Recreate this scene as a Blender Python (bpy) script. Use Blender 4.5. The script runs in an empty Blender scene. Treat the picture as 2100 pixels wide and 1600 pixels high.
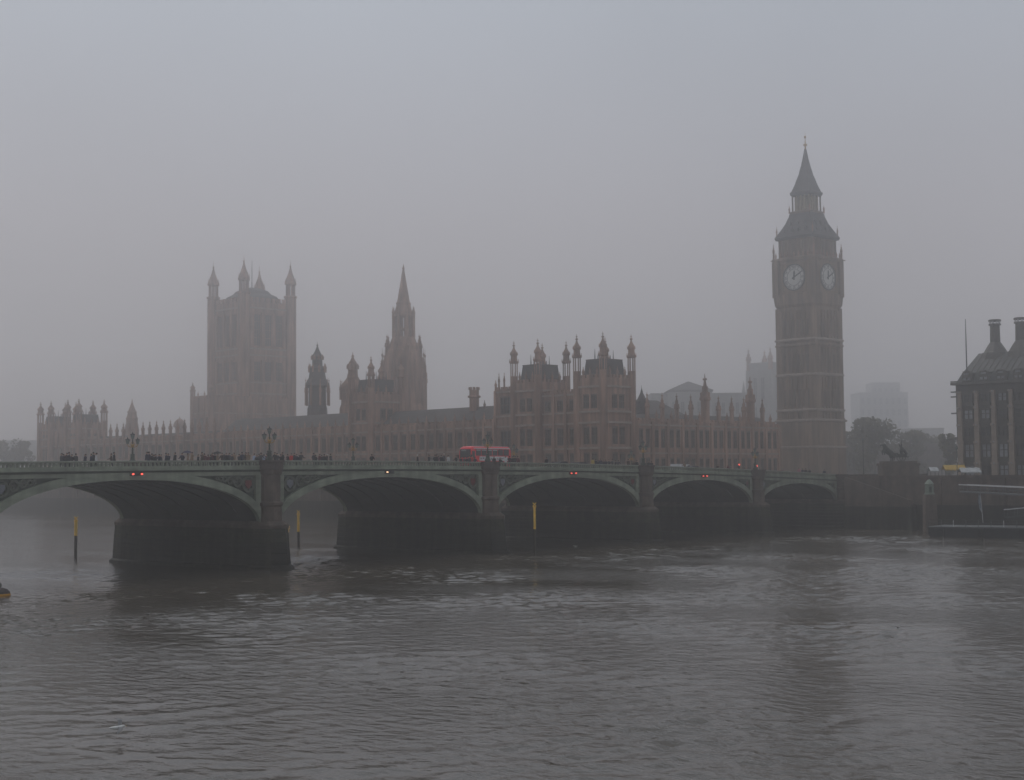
import bpy, bmesh, math, random
import numpy as np
from math import sin, cos, tan, atan, radians, pi, sqrt
from mathutils import Vector, Matrix

# ------------------------------------------------------------------ camera, sky, sun, exposure
random.seed(7)
SC = bpy.context.scene
COL = SC.collection
CAM = Vector((-258.05, -131.84, 10.7))          # eye on the east bank, metres above low water
YAW, PITCH, ROLL, FPX = radians(50.51), atan(175 / 3000.0), radians(0.5), 3000.0
FWD = Vector((sin(YAW), cos(YAW), 0)); RGT = Vector((cos(YAW), -sin(YAW), 0)); UP = Vector((0, 0, 1))
F2 = FWD * cos(PITCH) + UP * sin(PITCH); U2 = UP * cos(PITCH) - FWD * sin(PITCH)
U3 = U2 * cos(ROLL) + RGT * sin(ROLL); R3 = RGT * cos(ROLL) - U2 * sin(ROLL)
cd = bpy.data.cameras.new('camera'); cam = bpy.data.objects.new('camera', cd); COL.objects.link(cam)
cd.sensor_width = 36; cd.lens = 36 * FPX / 2100; cd.clip_start = 0.5; cd.clip_end = 6000
m3 = Matrix((R3, U3, -F2)).transposed()
cam.matrix_world = Matrix.Translation(CAM) @ m3.to_4x4()
SC.camera = cam

SUN_EL, SUN_AZ = radians(58), radians(20)       # sun hidden high behind the cloud
W = bpy.data.worlds.new('World'); SC.world = W; W.use_nodes = True
nt = W.node_tree; nt.nodes.clear()
wo = nt.nodes.new('ShaderNodeOutputWorld'); mx = nt.nodes.new('ShaderNodeMixShader')
b1 = nt.nodes.new('ShaderNodeBackground'); b2 = nt.nodes.new('ShaderNodeBackground')
sky = nt.nodes.new('ShaderNodeTexSky'); sky.sky_type = 'NISHITA'; sky.sun_disc = False
sky.sun_elevation = SUN_EL; sky.sun_rotation = radians(20); sky.dust_density = 6; sky.air_density = 1.2
nt.links.new(sky.outputs[0], b1.inputs[0]); b1.inputs[1].default_value = 0.05
tcw = nt.nodes.new('ShaderNodeTexCoord'); sep = nt.nodes.new('ShaderNodeSeparateXYZ'); nt.links.new(tcw.outputs['Generated'], sep.inputs[0])
rp = nt.nodes.new('ShaderNodeValToRGB')               # even overcast: greyer low down, paler and bluer overhead
for i, (ps, c) in enumerate(((0.0, (0.335, 0.314, 0.322)), (0.17, (0.382, 0.370, 0.398)), (0.33, (0.395, 0.43, 0.485)), (1.0, (0.42, 0.46, 0.52)))):
    e = rp.color_ramp.elements[i] if i < 2 else rp.color_ramp.elements.new(ps)
    e.position = ps; e.color = (*c, 1)
nt.links.new(sep.outputs[2], rp.inputs[0])
nz = nt.nodes.new('ShaderNodeTexNoise'); nz.inputs['Scale'].default_value = 1.6; nz.inputs['Detail'].default_value = 3
nm = nt.nodes.new('ShaderNodeMapRange'); nm.inputs['From Min'].default_value = 0.3; nm.inputs['From Max'].default_value = 0.7; nm.inputs['To Min'].default_value = 0.89; nm.inputs['To Max'].default_value = 1.11
nt.links.new(nz.outputs[0], nm.inputs[0]); nt.links.new(rp.outputs[0], b2.inputs[0]); nt.links.new(nm.outputs[0], b2.inputs[1])
mx.inputs[0].default_value = 0.9
W.cycles.sampling_method = 'MANUAL'; W.cycles.sample_map_resolution = 256
nt.links.new(b1.outputs[0], mx.inputs[1]); nt.links.new(b2.outputs[0], mx.inputs[2]); nt.links.new(mx.outputs[0], wo.inputs[0])
sd = bpy.data.lights.new('sun', 'SUN'); sun = bpy.data.objects.new('sun', sd); COL.objects.link(sun)
sd.energy = 0.6; sd.angle = radians(40); sd.color = (1, 0.96, 0.9)
sdir = Vector((sin(SUN_AZ) * cos(SUN_EL), cos(SUN_AZ) * cos(SUN_EL), sin(SUN_EL)))
sun.rotation_euler = sdir.to_track_quat('Z', 'Y').to_euler()
HAZE_DENSITY = 0.0015
SC.view_settings.view_transform = 'Standard'; SC.view_settings.look = 'None'
SC.view_settings.exposure = 0.12; SC.view_settings.gamma = 1.0; SC.view_settings.use_curve_mapping = False
cy = SC.cycles
cy.use_denoising = True; cy.denoising_prefilter = 'ACCURATE'; cy.max_bounces = 6; cy.diffuse_bounces = 2; cy.glossy_bounces = 3; cy.transmission_bounces = 2
cy.volume_bounces = 4; cy.use_adaptive_sampling = False; cy.caustics_reflective = False; cy.caustics_refractive = False

def at(px, py, hd):
    """world point seen at that place of the photograph, hd metres along the level view axis"""
    d = F2 * FPX + R3 * (px - 1050) - U3 * (py - 800)
    return CAM + d * (hd / d.dot(FWD))
def zat(px, py, hd): return at(px, py, hd).z
def onY(px, py, Y):
    d = F2 * FPX + R3 * (px - 1050) - U3 * (py - 800); return CAM + d * ((Y - CAM.y) / d.y)
def onZ(px, py, Z=0.0):
    d = F2 * FPX + R3 * (px - 1050) - U3 * (py - 800); return CAM + d * ((Z - CAM.z) / d.z)

# ------------------------------------------------------------------ materials
MATS = {}
def mat(name, col, rough=0.8, var=0.25, scale=1.5, bump=0.0, metal=0.0, emit=None, spec=0.3, col2=None, stretch=None, streak=0.0):
    if name in MATS: return MATS[name]
    m = bpy.data.materials.new(name); m.use_nodes = True; n = m.node_tree.nodes; l = m.node_tree.links
    b = n['Principled BSDF']; b.inputs['Roughness'].default_value = rough; b.inputs['Metallic'].default_value = metal
    b.inputs['Specular IOR Level'].default_value = spec
    gp = n.new('ShaderNodeNewGeometry'); t = n.new('ShaderNodeTexNoise')
    t.inputs['Scale'].default_value = scale; t.inputs['Detail'].default_value = 5; t.inputs['Roughness'].default_value = 0.65
    if stretch:
        mp = n.new('ShaderNodeMapping'); mp.inputs['Scale'].default_value = stretch
        l.new(gp.outputs['Position'], mp.inputs[0]); l.new(mp.outputs[0], t.inputs['Vector'])
    else: l.new(gp.outputs['Position'], t.inputs['Vector'])
    r = n.new('ShaderNodeValToRGB')
    c0 = [max(0, c * (1 - var)) for c in col]; c1 = [c * (1 + var) for c in (col2 or col)]
    r.color_ramp.elements[0].position = 0.32; r.color_ramp.elements[0].color = (*c0, 1)
    r.color_ramp.elements[1].position = 0.68; r.color_ramp.elements[1].color = (*c1, 1)
    l.new(t.outputs[0], r.inputs[0])
    if streak:
        mp2 = n.new('ShaderNodeMapping'); mp2.inputs['Scale'].default_value = (0.9, 0.9, 0.07); l.new(gp.outputs['Position'], mp2.inputs[0])
        t2 = n.new('ShaderNodeTexNoise'); t2.inputs['Scale'].default_value = 1.0; t2.inputs['Detail'].default_value = 4; l.new(mp2.outputs[0], t2.inputs['Vector'])
        m2 = n.new('ShaderNodeMapRange'); m2.inputs['From Min'].default_value = 0.35; m2.inputs['From Max'].default_value = 0.65; m2.inputs['To Min'].default_value = 1 - streak; m2.inputs['To Max'].default_value = 1.1; l.new(t2.outputs[0], m2.inputs[0])
        mm = n.new('ShaderNodeVectorMath'); mm.operation = 'SCALE'; l.new(r.outputs[0], mm.inputs[0]); l.new(m2.outputs[0], mm.inputs['Scale']); l.new(mm.outputs[0], b.inputs['Base Color'])
    else: l.new(r.outputs[0], b.inputs['Base Color'])
    if bump:
        bp = n.new('ShaderNodeBump'); bp.inputs['Strength'].default_value = bump; bp.inputs['Distance'].default_value = 0.1
        l.new(t.outputs[0], bp.inputs['Height']); l.new(bp.outputs[0], b.inputs['Normal'])
    if emit:
        b.inputs['Emission Color'].default_value = (*emit[:3], 1); b.inputs['Emission Strength'].default_value = emit[3]; m.cycles.emission_sampling = 'NONE'
    MATS[name] = m; return m
STONE = mat('sooty limestone', (0.335, 0.19, 0.13), 0.9, 0.32, 0.22, 0.3, col2=(0.37, 0.225, 0.16), stretch=(1, 1, 0.4), streak=0.45)
STONE2 = mat('clock tower limestone', (0.25, 0.175, 0.122), 0.9, 0.3, 0.3, 0.3, stretch=(1, 1, 0.35), streak=0.4)
TRIM = mat('pale dressed stone', (0.33, 0.265, 0.22), 0.9, 0.25, 0.6)
SLATE = mat('cast iron roof plates', (0.085, 0.076, 0.072), 0.9, 0.3, 0.4, spec=0.1)
IRONT = mat('dark ventilation turret', (0.095, 0.08, 0.075), 0.7, 0.25, 0.7)
GLASS = mat('dim window glass', (0.04, 0.038, 0.038), 0.3, 0.6, 0.4, spec=0.5)
MULL = mat('window tracery', (0.17, 0.13, 0.105), 0.9, 0.2, 0.8)
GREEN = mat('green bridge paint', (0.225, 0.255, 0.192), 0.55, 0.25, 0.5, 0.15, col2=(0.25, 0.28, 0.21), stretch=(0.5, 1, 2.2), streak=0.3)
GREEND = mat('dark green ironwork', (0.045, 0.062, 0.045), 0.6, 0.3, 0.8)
GREENM = mat('mid green ironwork', (0.1, 0.115, 0.085), 0.65, 0.35, 1.2)  # tone between the two other bridge greens
ALGAE = mat('green slime on granite', (0.03, 0.033, 0.018), 0.8, 0.5, 0.9, 0.4, col2=(0.05, 0.05, 0.028), streak=0.5)
GRAN = mat('weathered granite', (0.125, 0.095, 0.076), 0.85, 0.35, 0.8, 0.3, streak=0.4)
WETST = mat('wet algae stained granite', (0.02, 0.018, 0.013), 0.7, 0.45, 0.9, 0.4, col2=(0.032, 0.03, 0.02), stretch=(1, 1, 0.3), streak=0.5)
SOFF = mat('dark underside paint', (0.03, 0.032, 0.028), 0.8, 0.3, 0.6)  # darker than the paint of the bridge faces
ASPH = mat('asphalt', (0.05, 0.05, 0.05), 0.9, 0.2, 1.5)
PAVE = mat('paving', (0.2, 0.19, 0.175), 0.9, 0.2, 1.0)
BLACK = mat('black metal', (0.02, 0.02, 0.02), 0.5, 0.2, 2)
GOLD = mat('gilded ironwork', (0.42, 0.24, 0.05), 0.4, 0.25, 3, metal=0.4)
LGLASS = mat('lantern glass', (0.16, 0.2, 0.18), 0.2, 0.2, 2, spec=0.5)
YEL = mat('yellow marker paint', (0.85, 0.52, 0.05), 0.6, 0.25, 2)
PILE = mat('tarred timber pile', (0.035, 0.028, 0.018), 0.8, 0.3, 2)
REDP = mat('bus red paint', (0.75, 0.02, 0.035), 0.35, 0.12, 0.6, spec=0.5)
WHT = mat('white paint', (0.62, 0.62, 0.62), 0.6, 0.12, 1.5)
RED_ON = mat('lit red lamp', (0.6, 0.03, 0.02), 0.4, 0.05, 3, emit=(1, 0.12, 0.08, 1.5))
AMB_ON = mat('lit amber lamp', (0.6, 0.3, 0.1), 0.4, 0.05, 3, emit=(1, 0.62, 0.38, 1.4))
RUBBER = mat('tyre rubber', (0.02, 0.02, 0.02), 0.9, 0.2, 3)
BRONZE = mat('dark bronze', (0.03, 0.033, 0.028), 0.5, 0.3, 1.5)
SKIN = mat('skin', (0.4, 0.25, 0.18), 0.6, 0.1, 5)
LEAF = mat('autumn foliage', (0.06, 0.062, 0.028), 0.8, 0.45, 0.25, col2=(0.085, 0.07, 0.03))
BARK = mat('bark', (0.06, 0.05, 0.04), 0.9, 0.3, 2)
PORT = mat('bronze facade', (0.085, 0.075, 0.062), 0.6, 0.25, 0.6)
SAND = mat('sandstone pier', (0.3, 0.24, 0.19), 0.85, 0.2, 0.7)
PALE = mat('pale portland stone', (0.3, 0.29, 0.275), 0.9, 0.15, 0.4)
WING = mat('pale window pane', (0.27, 0.285, 0.3), 0.4, 0.4, 0.5, spec=0.5)  # paler pane colour for some of the office windows
STEEL = mat('grey pontoon steel', (0.09, 0.095, 0.1), 0.6, 0.25, 0.7)
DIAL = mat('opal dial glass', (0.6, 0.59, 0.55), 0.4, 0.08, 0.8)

# ------------------------------------------------------------------ mesh helpers
class MB:
    def __init__(s): s.v = []; s.f = []; s.mi = []
    def add(s, vs, fs, mi=0):
        o = len(s.v); s.v += [tuple(v) for v in vs]; s.f += [tuple(i + o for i in f) for f in fs]; s.mi += [mi] * len(fs); return s
    def box(s, x0, x1, y0, y1, z0, z1, mi=0):
        return s.add([(x0, y0, z0), (x1, y0, z0), (x1, y1, z0), (x0, y1, z0), (x0, y0, z1), (x1, y0, z1), (x1, y1, z1), (x0, y1, z1)],
                     [(0, 3, 2, 1), (4, 5, 6, 7), (0, 1, 5, 4), (1, 2, 6, 5), (2, 3, 7, 6), (3, 0, 4, 7)], mi)
    def rings(s, rings, mi=0, cap=True):
        n = len(rings[0]); vs = [p for r in rings for p in r]; fs = []
        for k in range(len(rings) - 1):
            for i in range(n):
                j = (i + 1) % n; fs.append((k * n + i, k * n + j, (k + 1) * n + j, (k + 1) * n + i))
        if cap: fs.append(tuple(range(n - 1, -1, -1))); fs.append(tuple((len(rings) - 1) * n + i for i in range(n)))
        return s.add(vs, fs, mi)
    def loft(s, cx, cy, prof, n=8, rot=None, mi=0, cap=True):
        rot = pi / n if rot is None else rot
        return s.rings([[(cx + r * cos(rot + 2 * pi * i / n), cy + r * sin(rot + 2 * pi * i / n), z) for i in range(n)] for z, r in prof], mi, cap)
    def sq(s, cx, cy, prof, mi=0):          # prof: z, half x, half y
        return s.rings([[(cx - a, cy - b, z), (cx + a, cy - b, z), (cx + a, cy + b, z), (cx - a, cy + b, z)] for z, a, b in prof], mi)
    def tube(s, p, q, r, n=6, r2=None, mi=0):
        p = Vector(p); q = Vector(q); d = (q - p).normalized(); a = d.orthogonal().normalized(); b = d.cross(a); r2 = r if r2 is None else r2
        return s.rings([[tuple(p + (a * cos(t) + b * sin(t)) * r) for t in [2 * pi * i / n for i in range(n)]],
                        [tuple(q + (a * cos(t) + b * sin(t)) * r2) for t in [2 * pi * i / n for i in range(n)]]], mi)
    def path(s, pts, r, n=6, mi=0):
        for a, b in zip(pts[:-1], pts[1:]): s.tube(a, b, r, n, mi=mi)
        return s
    def ball(s, c, r, n=8, m=5, sc=(1, 1, 1), mi=0):
        rr = []
        for k in range(m + 1):
            t = -pi / 2 + pi * k / m; cr = max(cos(t), 0.02)
            rr.append([(c[0] + sc[0] * r * cr * cos(2 * pi * i / n), c[1] + sc[1] * r * cr * sin(2 * pi * i / n), c[2] + sc[2] * r * sin(t)) for i in range(n)])
        return s.rings(rr, mi)
    def ring(s, c, R, r, axis='y', n=20, mi=0, wd=None):     # flat annulus band of depth wd around axis y
        wd = wd or r; vs = []; fs = []
        for i in range(n):
            t = 2 * pi * i / n
            for rad, dy in ((R - r, -wd), (R + r, -wd), (R + r, wd), (R - r, wd)):
                p = (rad * cos(t), dy, rad * sin(t)) if axis == 'y' else (dy, rad * cos(t), rad * sin(t))
                vs.append((c[0] + p[0], c[1] + p[1], c[2] + p[2]))
        for i in range(n):
            a = 4 * i; b = 4 * ((i + 1) % n)
            for k in range(4): fs.append((a + k, a + (k + 1) % 4, b + (k + 1) % 4, b + k))
        return s.add(vs, fs, mi)
    def mesh(s, name, mats, smooth=False):
        me = bpy.data.meshes.new(name); me.from_pydata(s.v, [], s.f)
        for m in (mats if isinstance(mats, (list, tuple)) else [mats]): me.materials.append(m)
        if any(s.mi): me.polygons.foreach_set('material_index', s.mi)
        bm = bmesh.new(); bm.from_mesh(me); bmesh.ops.recalc_face_normals(bm, faces=bm.faces); bm.to_mesh(me); bm.free()
        if smooth: me.polygons.foreach_set('use_smooth', [True] * len(me.polygons))
        me.update(); return me
    def build(s, name, mats, parent=None, loc=(0, 0, 0), smooth=False): return put(name, s.mesh(name, mats, smooth), parent, loc)
def put(name, me, parent=None, loc=(0, 0, 0), rz=0.0, sc=None):
    o = bpy.data.objects.new(name, me); COL.objects.link(o); o.location = loc; o.rotation_euler = (0, 0, rz)
    if sc: o.scale = sc
    if parent: o.parent = parent
    return o
def thing(name, label, cat, loc=(0, 0, 0), rz=0.0, group=None):
    o = bpy.data.objects.new(name, None); COL.objects.link(o); o.location = loc; o.rotation_euler = (0, 0, rz); o.empty_display_size = 0.5
    return tag(o, label, cat, group)
def tag(o, label, cat, group=None):
    o['label'] = label; o['category'] = cat
    if group: o['group'] = group
    return o
def struct(o, kind='structure'): o['kind'] = kind; return o
def copy_tree(o, parent=None):
    c = o.copy(); COL.objects.link(c); c.parent = parent
    for ch in list(o.children): copy_tree(ch, c)
    return c

# ------------------------------------------------------------------ river and ground
def make_river():
    x0, x1, y0, y1, dx = -262.0, 12.0, -128.0, 34.0, 0.3
    nx = int((x1 - x0) / dx) + 1; ny = int((y1 - y0) / dx) + 1
    xs = np.linspace(x0, x1, nx); ys = np.linspace(y0, y1, ny); X, Y = np.meshgrid(xs, ys)
    rng = np.random.default_rng(3); Z = np.zeros_like(X)
    patch = np.zeros_like(X)
    for k in range(14):
        a = rng.uniform(0, 2 * pi); lam = rng.uniform(16, 70); patch += np.sin((X * cos(a) + Y * sin(a)) * 2 * pi / lam + rng.uniform(0, 6.28))
    patch = np.clip(0.85 + 0.24 * patch, 0.25, 1.9) + 0.75 * np.exp(-((Y + 14) / 11) ** 2) * np.clip(0.6 + 0.3 * np.sin(X / 9.0 + 1.3) + 0.3 * np.sin(X / 23.0), 0, 1.2)
    wind = math.atan2(FWD.y, FWD.x) + 0.25
    for k in range(64):
        lam = 0.8 * (3.6 / 0.8) ** (rng.random() ** 1.3); a = wind + rng.normal(0, 0.55)
        ph = (X * cos(a) + Y * sin(a)) * 2 * pi / lam + rng.uniform(0, 6.28)
        Z += (0.0021 * lam) * (np.sin(ph) + 0.25 * np.sin(2 * ph))
    Z *= patch
    ed = np.minimum(np.minimum(X - x0, x1 - X), np.minimum(Y - y0, y1 - Y)); Z *= np.clip(ed / 6, 0, 1)
    v = np.stack([X.ravel(), Y.ravel(), Z.ravel()], 1)
    i = np.arange(nx * ny).reshape(ny, nx)
    q = np.stack([i[:-1, :-1].ravel(), i[:-1, 1:].ravel(), i[1:, 1:].ravel(), i[1:, :-1].ravel()], 1)
    B = [(-420, -420), (260, -420), (260, 900), (-420, 900)]; base = nx * ny
    v = np.vstack([v, np.array([(a, b, 0.0) for a, b in B])])
    c = [0, nx - 1, nx * ny - 1, nx * (ny - 1)]
    extra = np.array([(base + k, base + (k + 1) % 4, c[(k + 1) % 4], c[k]) for k in range(4)])
    q = np.vstack([q, extra])
    me = bpy.data.meshes.new('river'); me.vertices.add(len(v)); me.vertices.foreach_set('co', v.ravel())
    me.loops.add(q.size); me.loops.foreach_set('vertex_index', q.ravel())
    me.polygons.add(len(q)); me.polygons.foreach_set('loop_start', np.arange(len(q)) * 4)
    me.polygons.foreach_set('use_smooth', np.ones(len(q), bool)); me.update(calc_edges=True); me.validate()
    m = bpy.data.materials.new('muddy river water'); m.use_nodes = True; n = m.node_tree.nodes; l = m.node_tree.links; b = n['Principled BSDF']
    b.inputs['Base Color'].default_value = (0.075, 0.064, 0.05, 1); b.inputs['Roughness'].default_value = 0.08; b.inputs['IOR'].default_value = 1.33
    tc = n.new('ShaderNodeTexCoord'); mp = n.new('ShaderNodeMapping'); mp.inputs['Rotation'].default_value = (0, 0, -wind)
    mp.inputs['Scale'].default_value = (1.0, 0.58, 1)
    t1 = n.new('ShaderNodeTexNoise'); t1.inputs['Scale'].default_value = 1.5; t1.inputs['Detail'].default_value = 4
    l.new(tc.outputs['Object'], mp.inputs[0]); l.new(mp.outputs[0], t1.inputs['Vector'])
    t2 = n.new('ShaderNodeTexNoise'); t2.inputs['Scale'].default_value = 1.0; t2.inputs['Detail'].default_value = 4
    mpf = n.new('ShaderNodeMapping'); mpf.inputs['Scale'].default_value = (0.075, 0.022, 1); mpf.inputs['Rotation'].default_value = (0, 0, 0.25)
    l.new(tc.outputs['Object'], mpf.inputs[0]); l.new(mpf.outputs[0], t2.inputs['Vector'])
    mr = n.new('ShaderNodeMapRange'); mr.inputs['From Min'].default_value = 0.35; mr.inputs['From Max'].default_value = 0.65
    mr.inputs['To Min'].default_value = 0.25; mr.inputs['To Max'].default_value = 1.0; mr.clamp = True; l.new(t2.outputs[0], mr.inputs[0])
    bp = n.new('ShaderNodeBump'); bp.inputs['Distance'].default_value = 0.2
    l.new(mr.outputs[0], bp.inputs['Strength']); l.new(t1.outputs[0], bp.inputs['Height']); l.new(bp.outputs[0], b.inputs['Normal'])
    me.materials.append(m); o = put('river', me); struct(o); return o
make_river()
GZ = 8.9                                              # level of the west bank
A = radians(6.8); P0 = Vector((0, 55, 0)); E1 = Vector((sin(A), cos(A), 0)); E2 = Vector((cos(A), -sin(A), 0))
def pw(s, w, z=0.0): return P0 + E1 * s + E2 * w + Vector((0, 0, z))
def to_sw(p): d = p - P0; return d.dot(E1), d.dot(E2)
g = MB(); Z0 = -1.5                                   # bank body: one block with the terrace step in its outline
out = [(1.2, -420), (1.2, 36), tuple(pw(-16, -9).xy), tuple(pw(300, -9).xy), tuple(pw(330, 60).xy), (260, 900), (1250, 900), (1250, -420)]
g.rings([[(x, y, Z0) for x, y in out], [(x, y, GZ) for x, y in out]])
struct(g.build('ground', PAVE))
rd = MB(); rd.box(2, 400, 3, 24, GZ + 0.004, GZ + 0.05); struct(rd.build('road', ASPH))

# embankment walls: dry courses above, tide-stained footing below
def river_wall(name, label, p, q, thick, ztop, ztide=4.6):
    d = (q - p); L = d.length; t = thing(name, label, 'wall', (p.x, p.y, 0), math.atan2(d.y, d.x))
    MB().box(0, L, -thick, 0, ztide, ztop - 0.5).build('wall_face', GRAN, t)
    MB().box(0, L, -thick - 0.35, 0, -1.4, ztide).build('tidal_footing', WETST, t)
    MB().box(-0.1, L + 0.1, -thick - 0.18, 0.3, ztop - 0.5, ztop).build('coping', GRAN, t)
    for k in range(int(L / 12)):
        MB().box(k * 12 + 5.4, k * 12 + 6.6, -thick - 0.5, -thick - 0.003, ztide, ztop - 0.503).build('buttress', GRAN, t)
    return t
river_wall('embankment_wall', 'granite river wall running from the bridge end past the pontoon', Vector((0.6, -200, 0)), Vector((0.6, -2.6, 0)), 0.9, GZ + 1.1).rotation_euler = (0, 0, 0)
# the wall above is turned so that its face looks at the river
ew = bpy.data.objects['embankment_wall']; ew.location = (1.2, -2.6, 0); ew.rotation_euler = (0, 0, -pi / 2)
river_wall('terrace_wall', 'long stone terrace wall below the palace river front', pw(300, -9), pw(-16, -9), 0.6, GZ + 0.9)
river_wall('green_wall', 'short river wall between bridge and palace terrace', pw(-16, -9), Vector((1.2, 29.5, 0)), 0.6, GZ + 0.9)

# ------------------------------------------------------------------ bridge
HALF_W = 26.7
def P(x): u = -x; return 12.72 - 0.000126 * (u - 136) ** 2        # top of the parapet
BR = thing('arched_bridge', 'green cast iron arched bridge on granite piers across the river', 'bridge', (0, 0, 0))
spans = [28.9, 31.9, 35.0, 36.6, 35.0, 31.9, 28.9]; PIERW = 3.05
edges = []; u = 0.0; piers = []
for i, s_ in enumerate(spans):
    edges.append((u, u + s_)); u += s_
    if i < 6: piers.append(u + PIERW / 2); u += PIERW
BR_END = u
def sweep(mb, xa, xb, prof, n):           # prof: list of (y, dz from parapet top); closed section swept along the bridge
    rr = []
    for k in range(n + 1):
        x = xa + (xb - xa) * k / n; rr.append([(x, y, P(x) + dz) for y, dz in prof])
    return mb.rings(rr)
def rect(y0, y1, z0, z1): return [(y0, z0), (y1, z0), (y1, z1), (y0, z1)]
SPZ = 5.1
def arch_z(u, a, b):
    c = (a + b) / 2; h = (b - a) / 2; top = P(-c) - 2.08; t = min(1, abs(u - c) / h)
    return SPZ + (top - SPZ) * max(0, 1 - t ** 2.15) ** (1 / 2.05)
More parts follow.
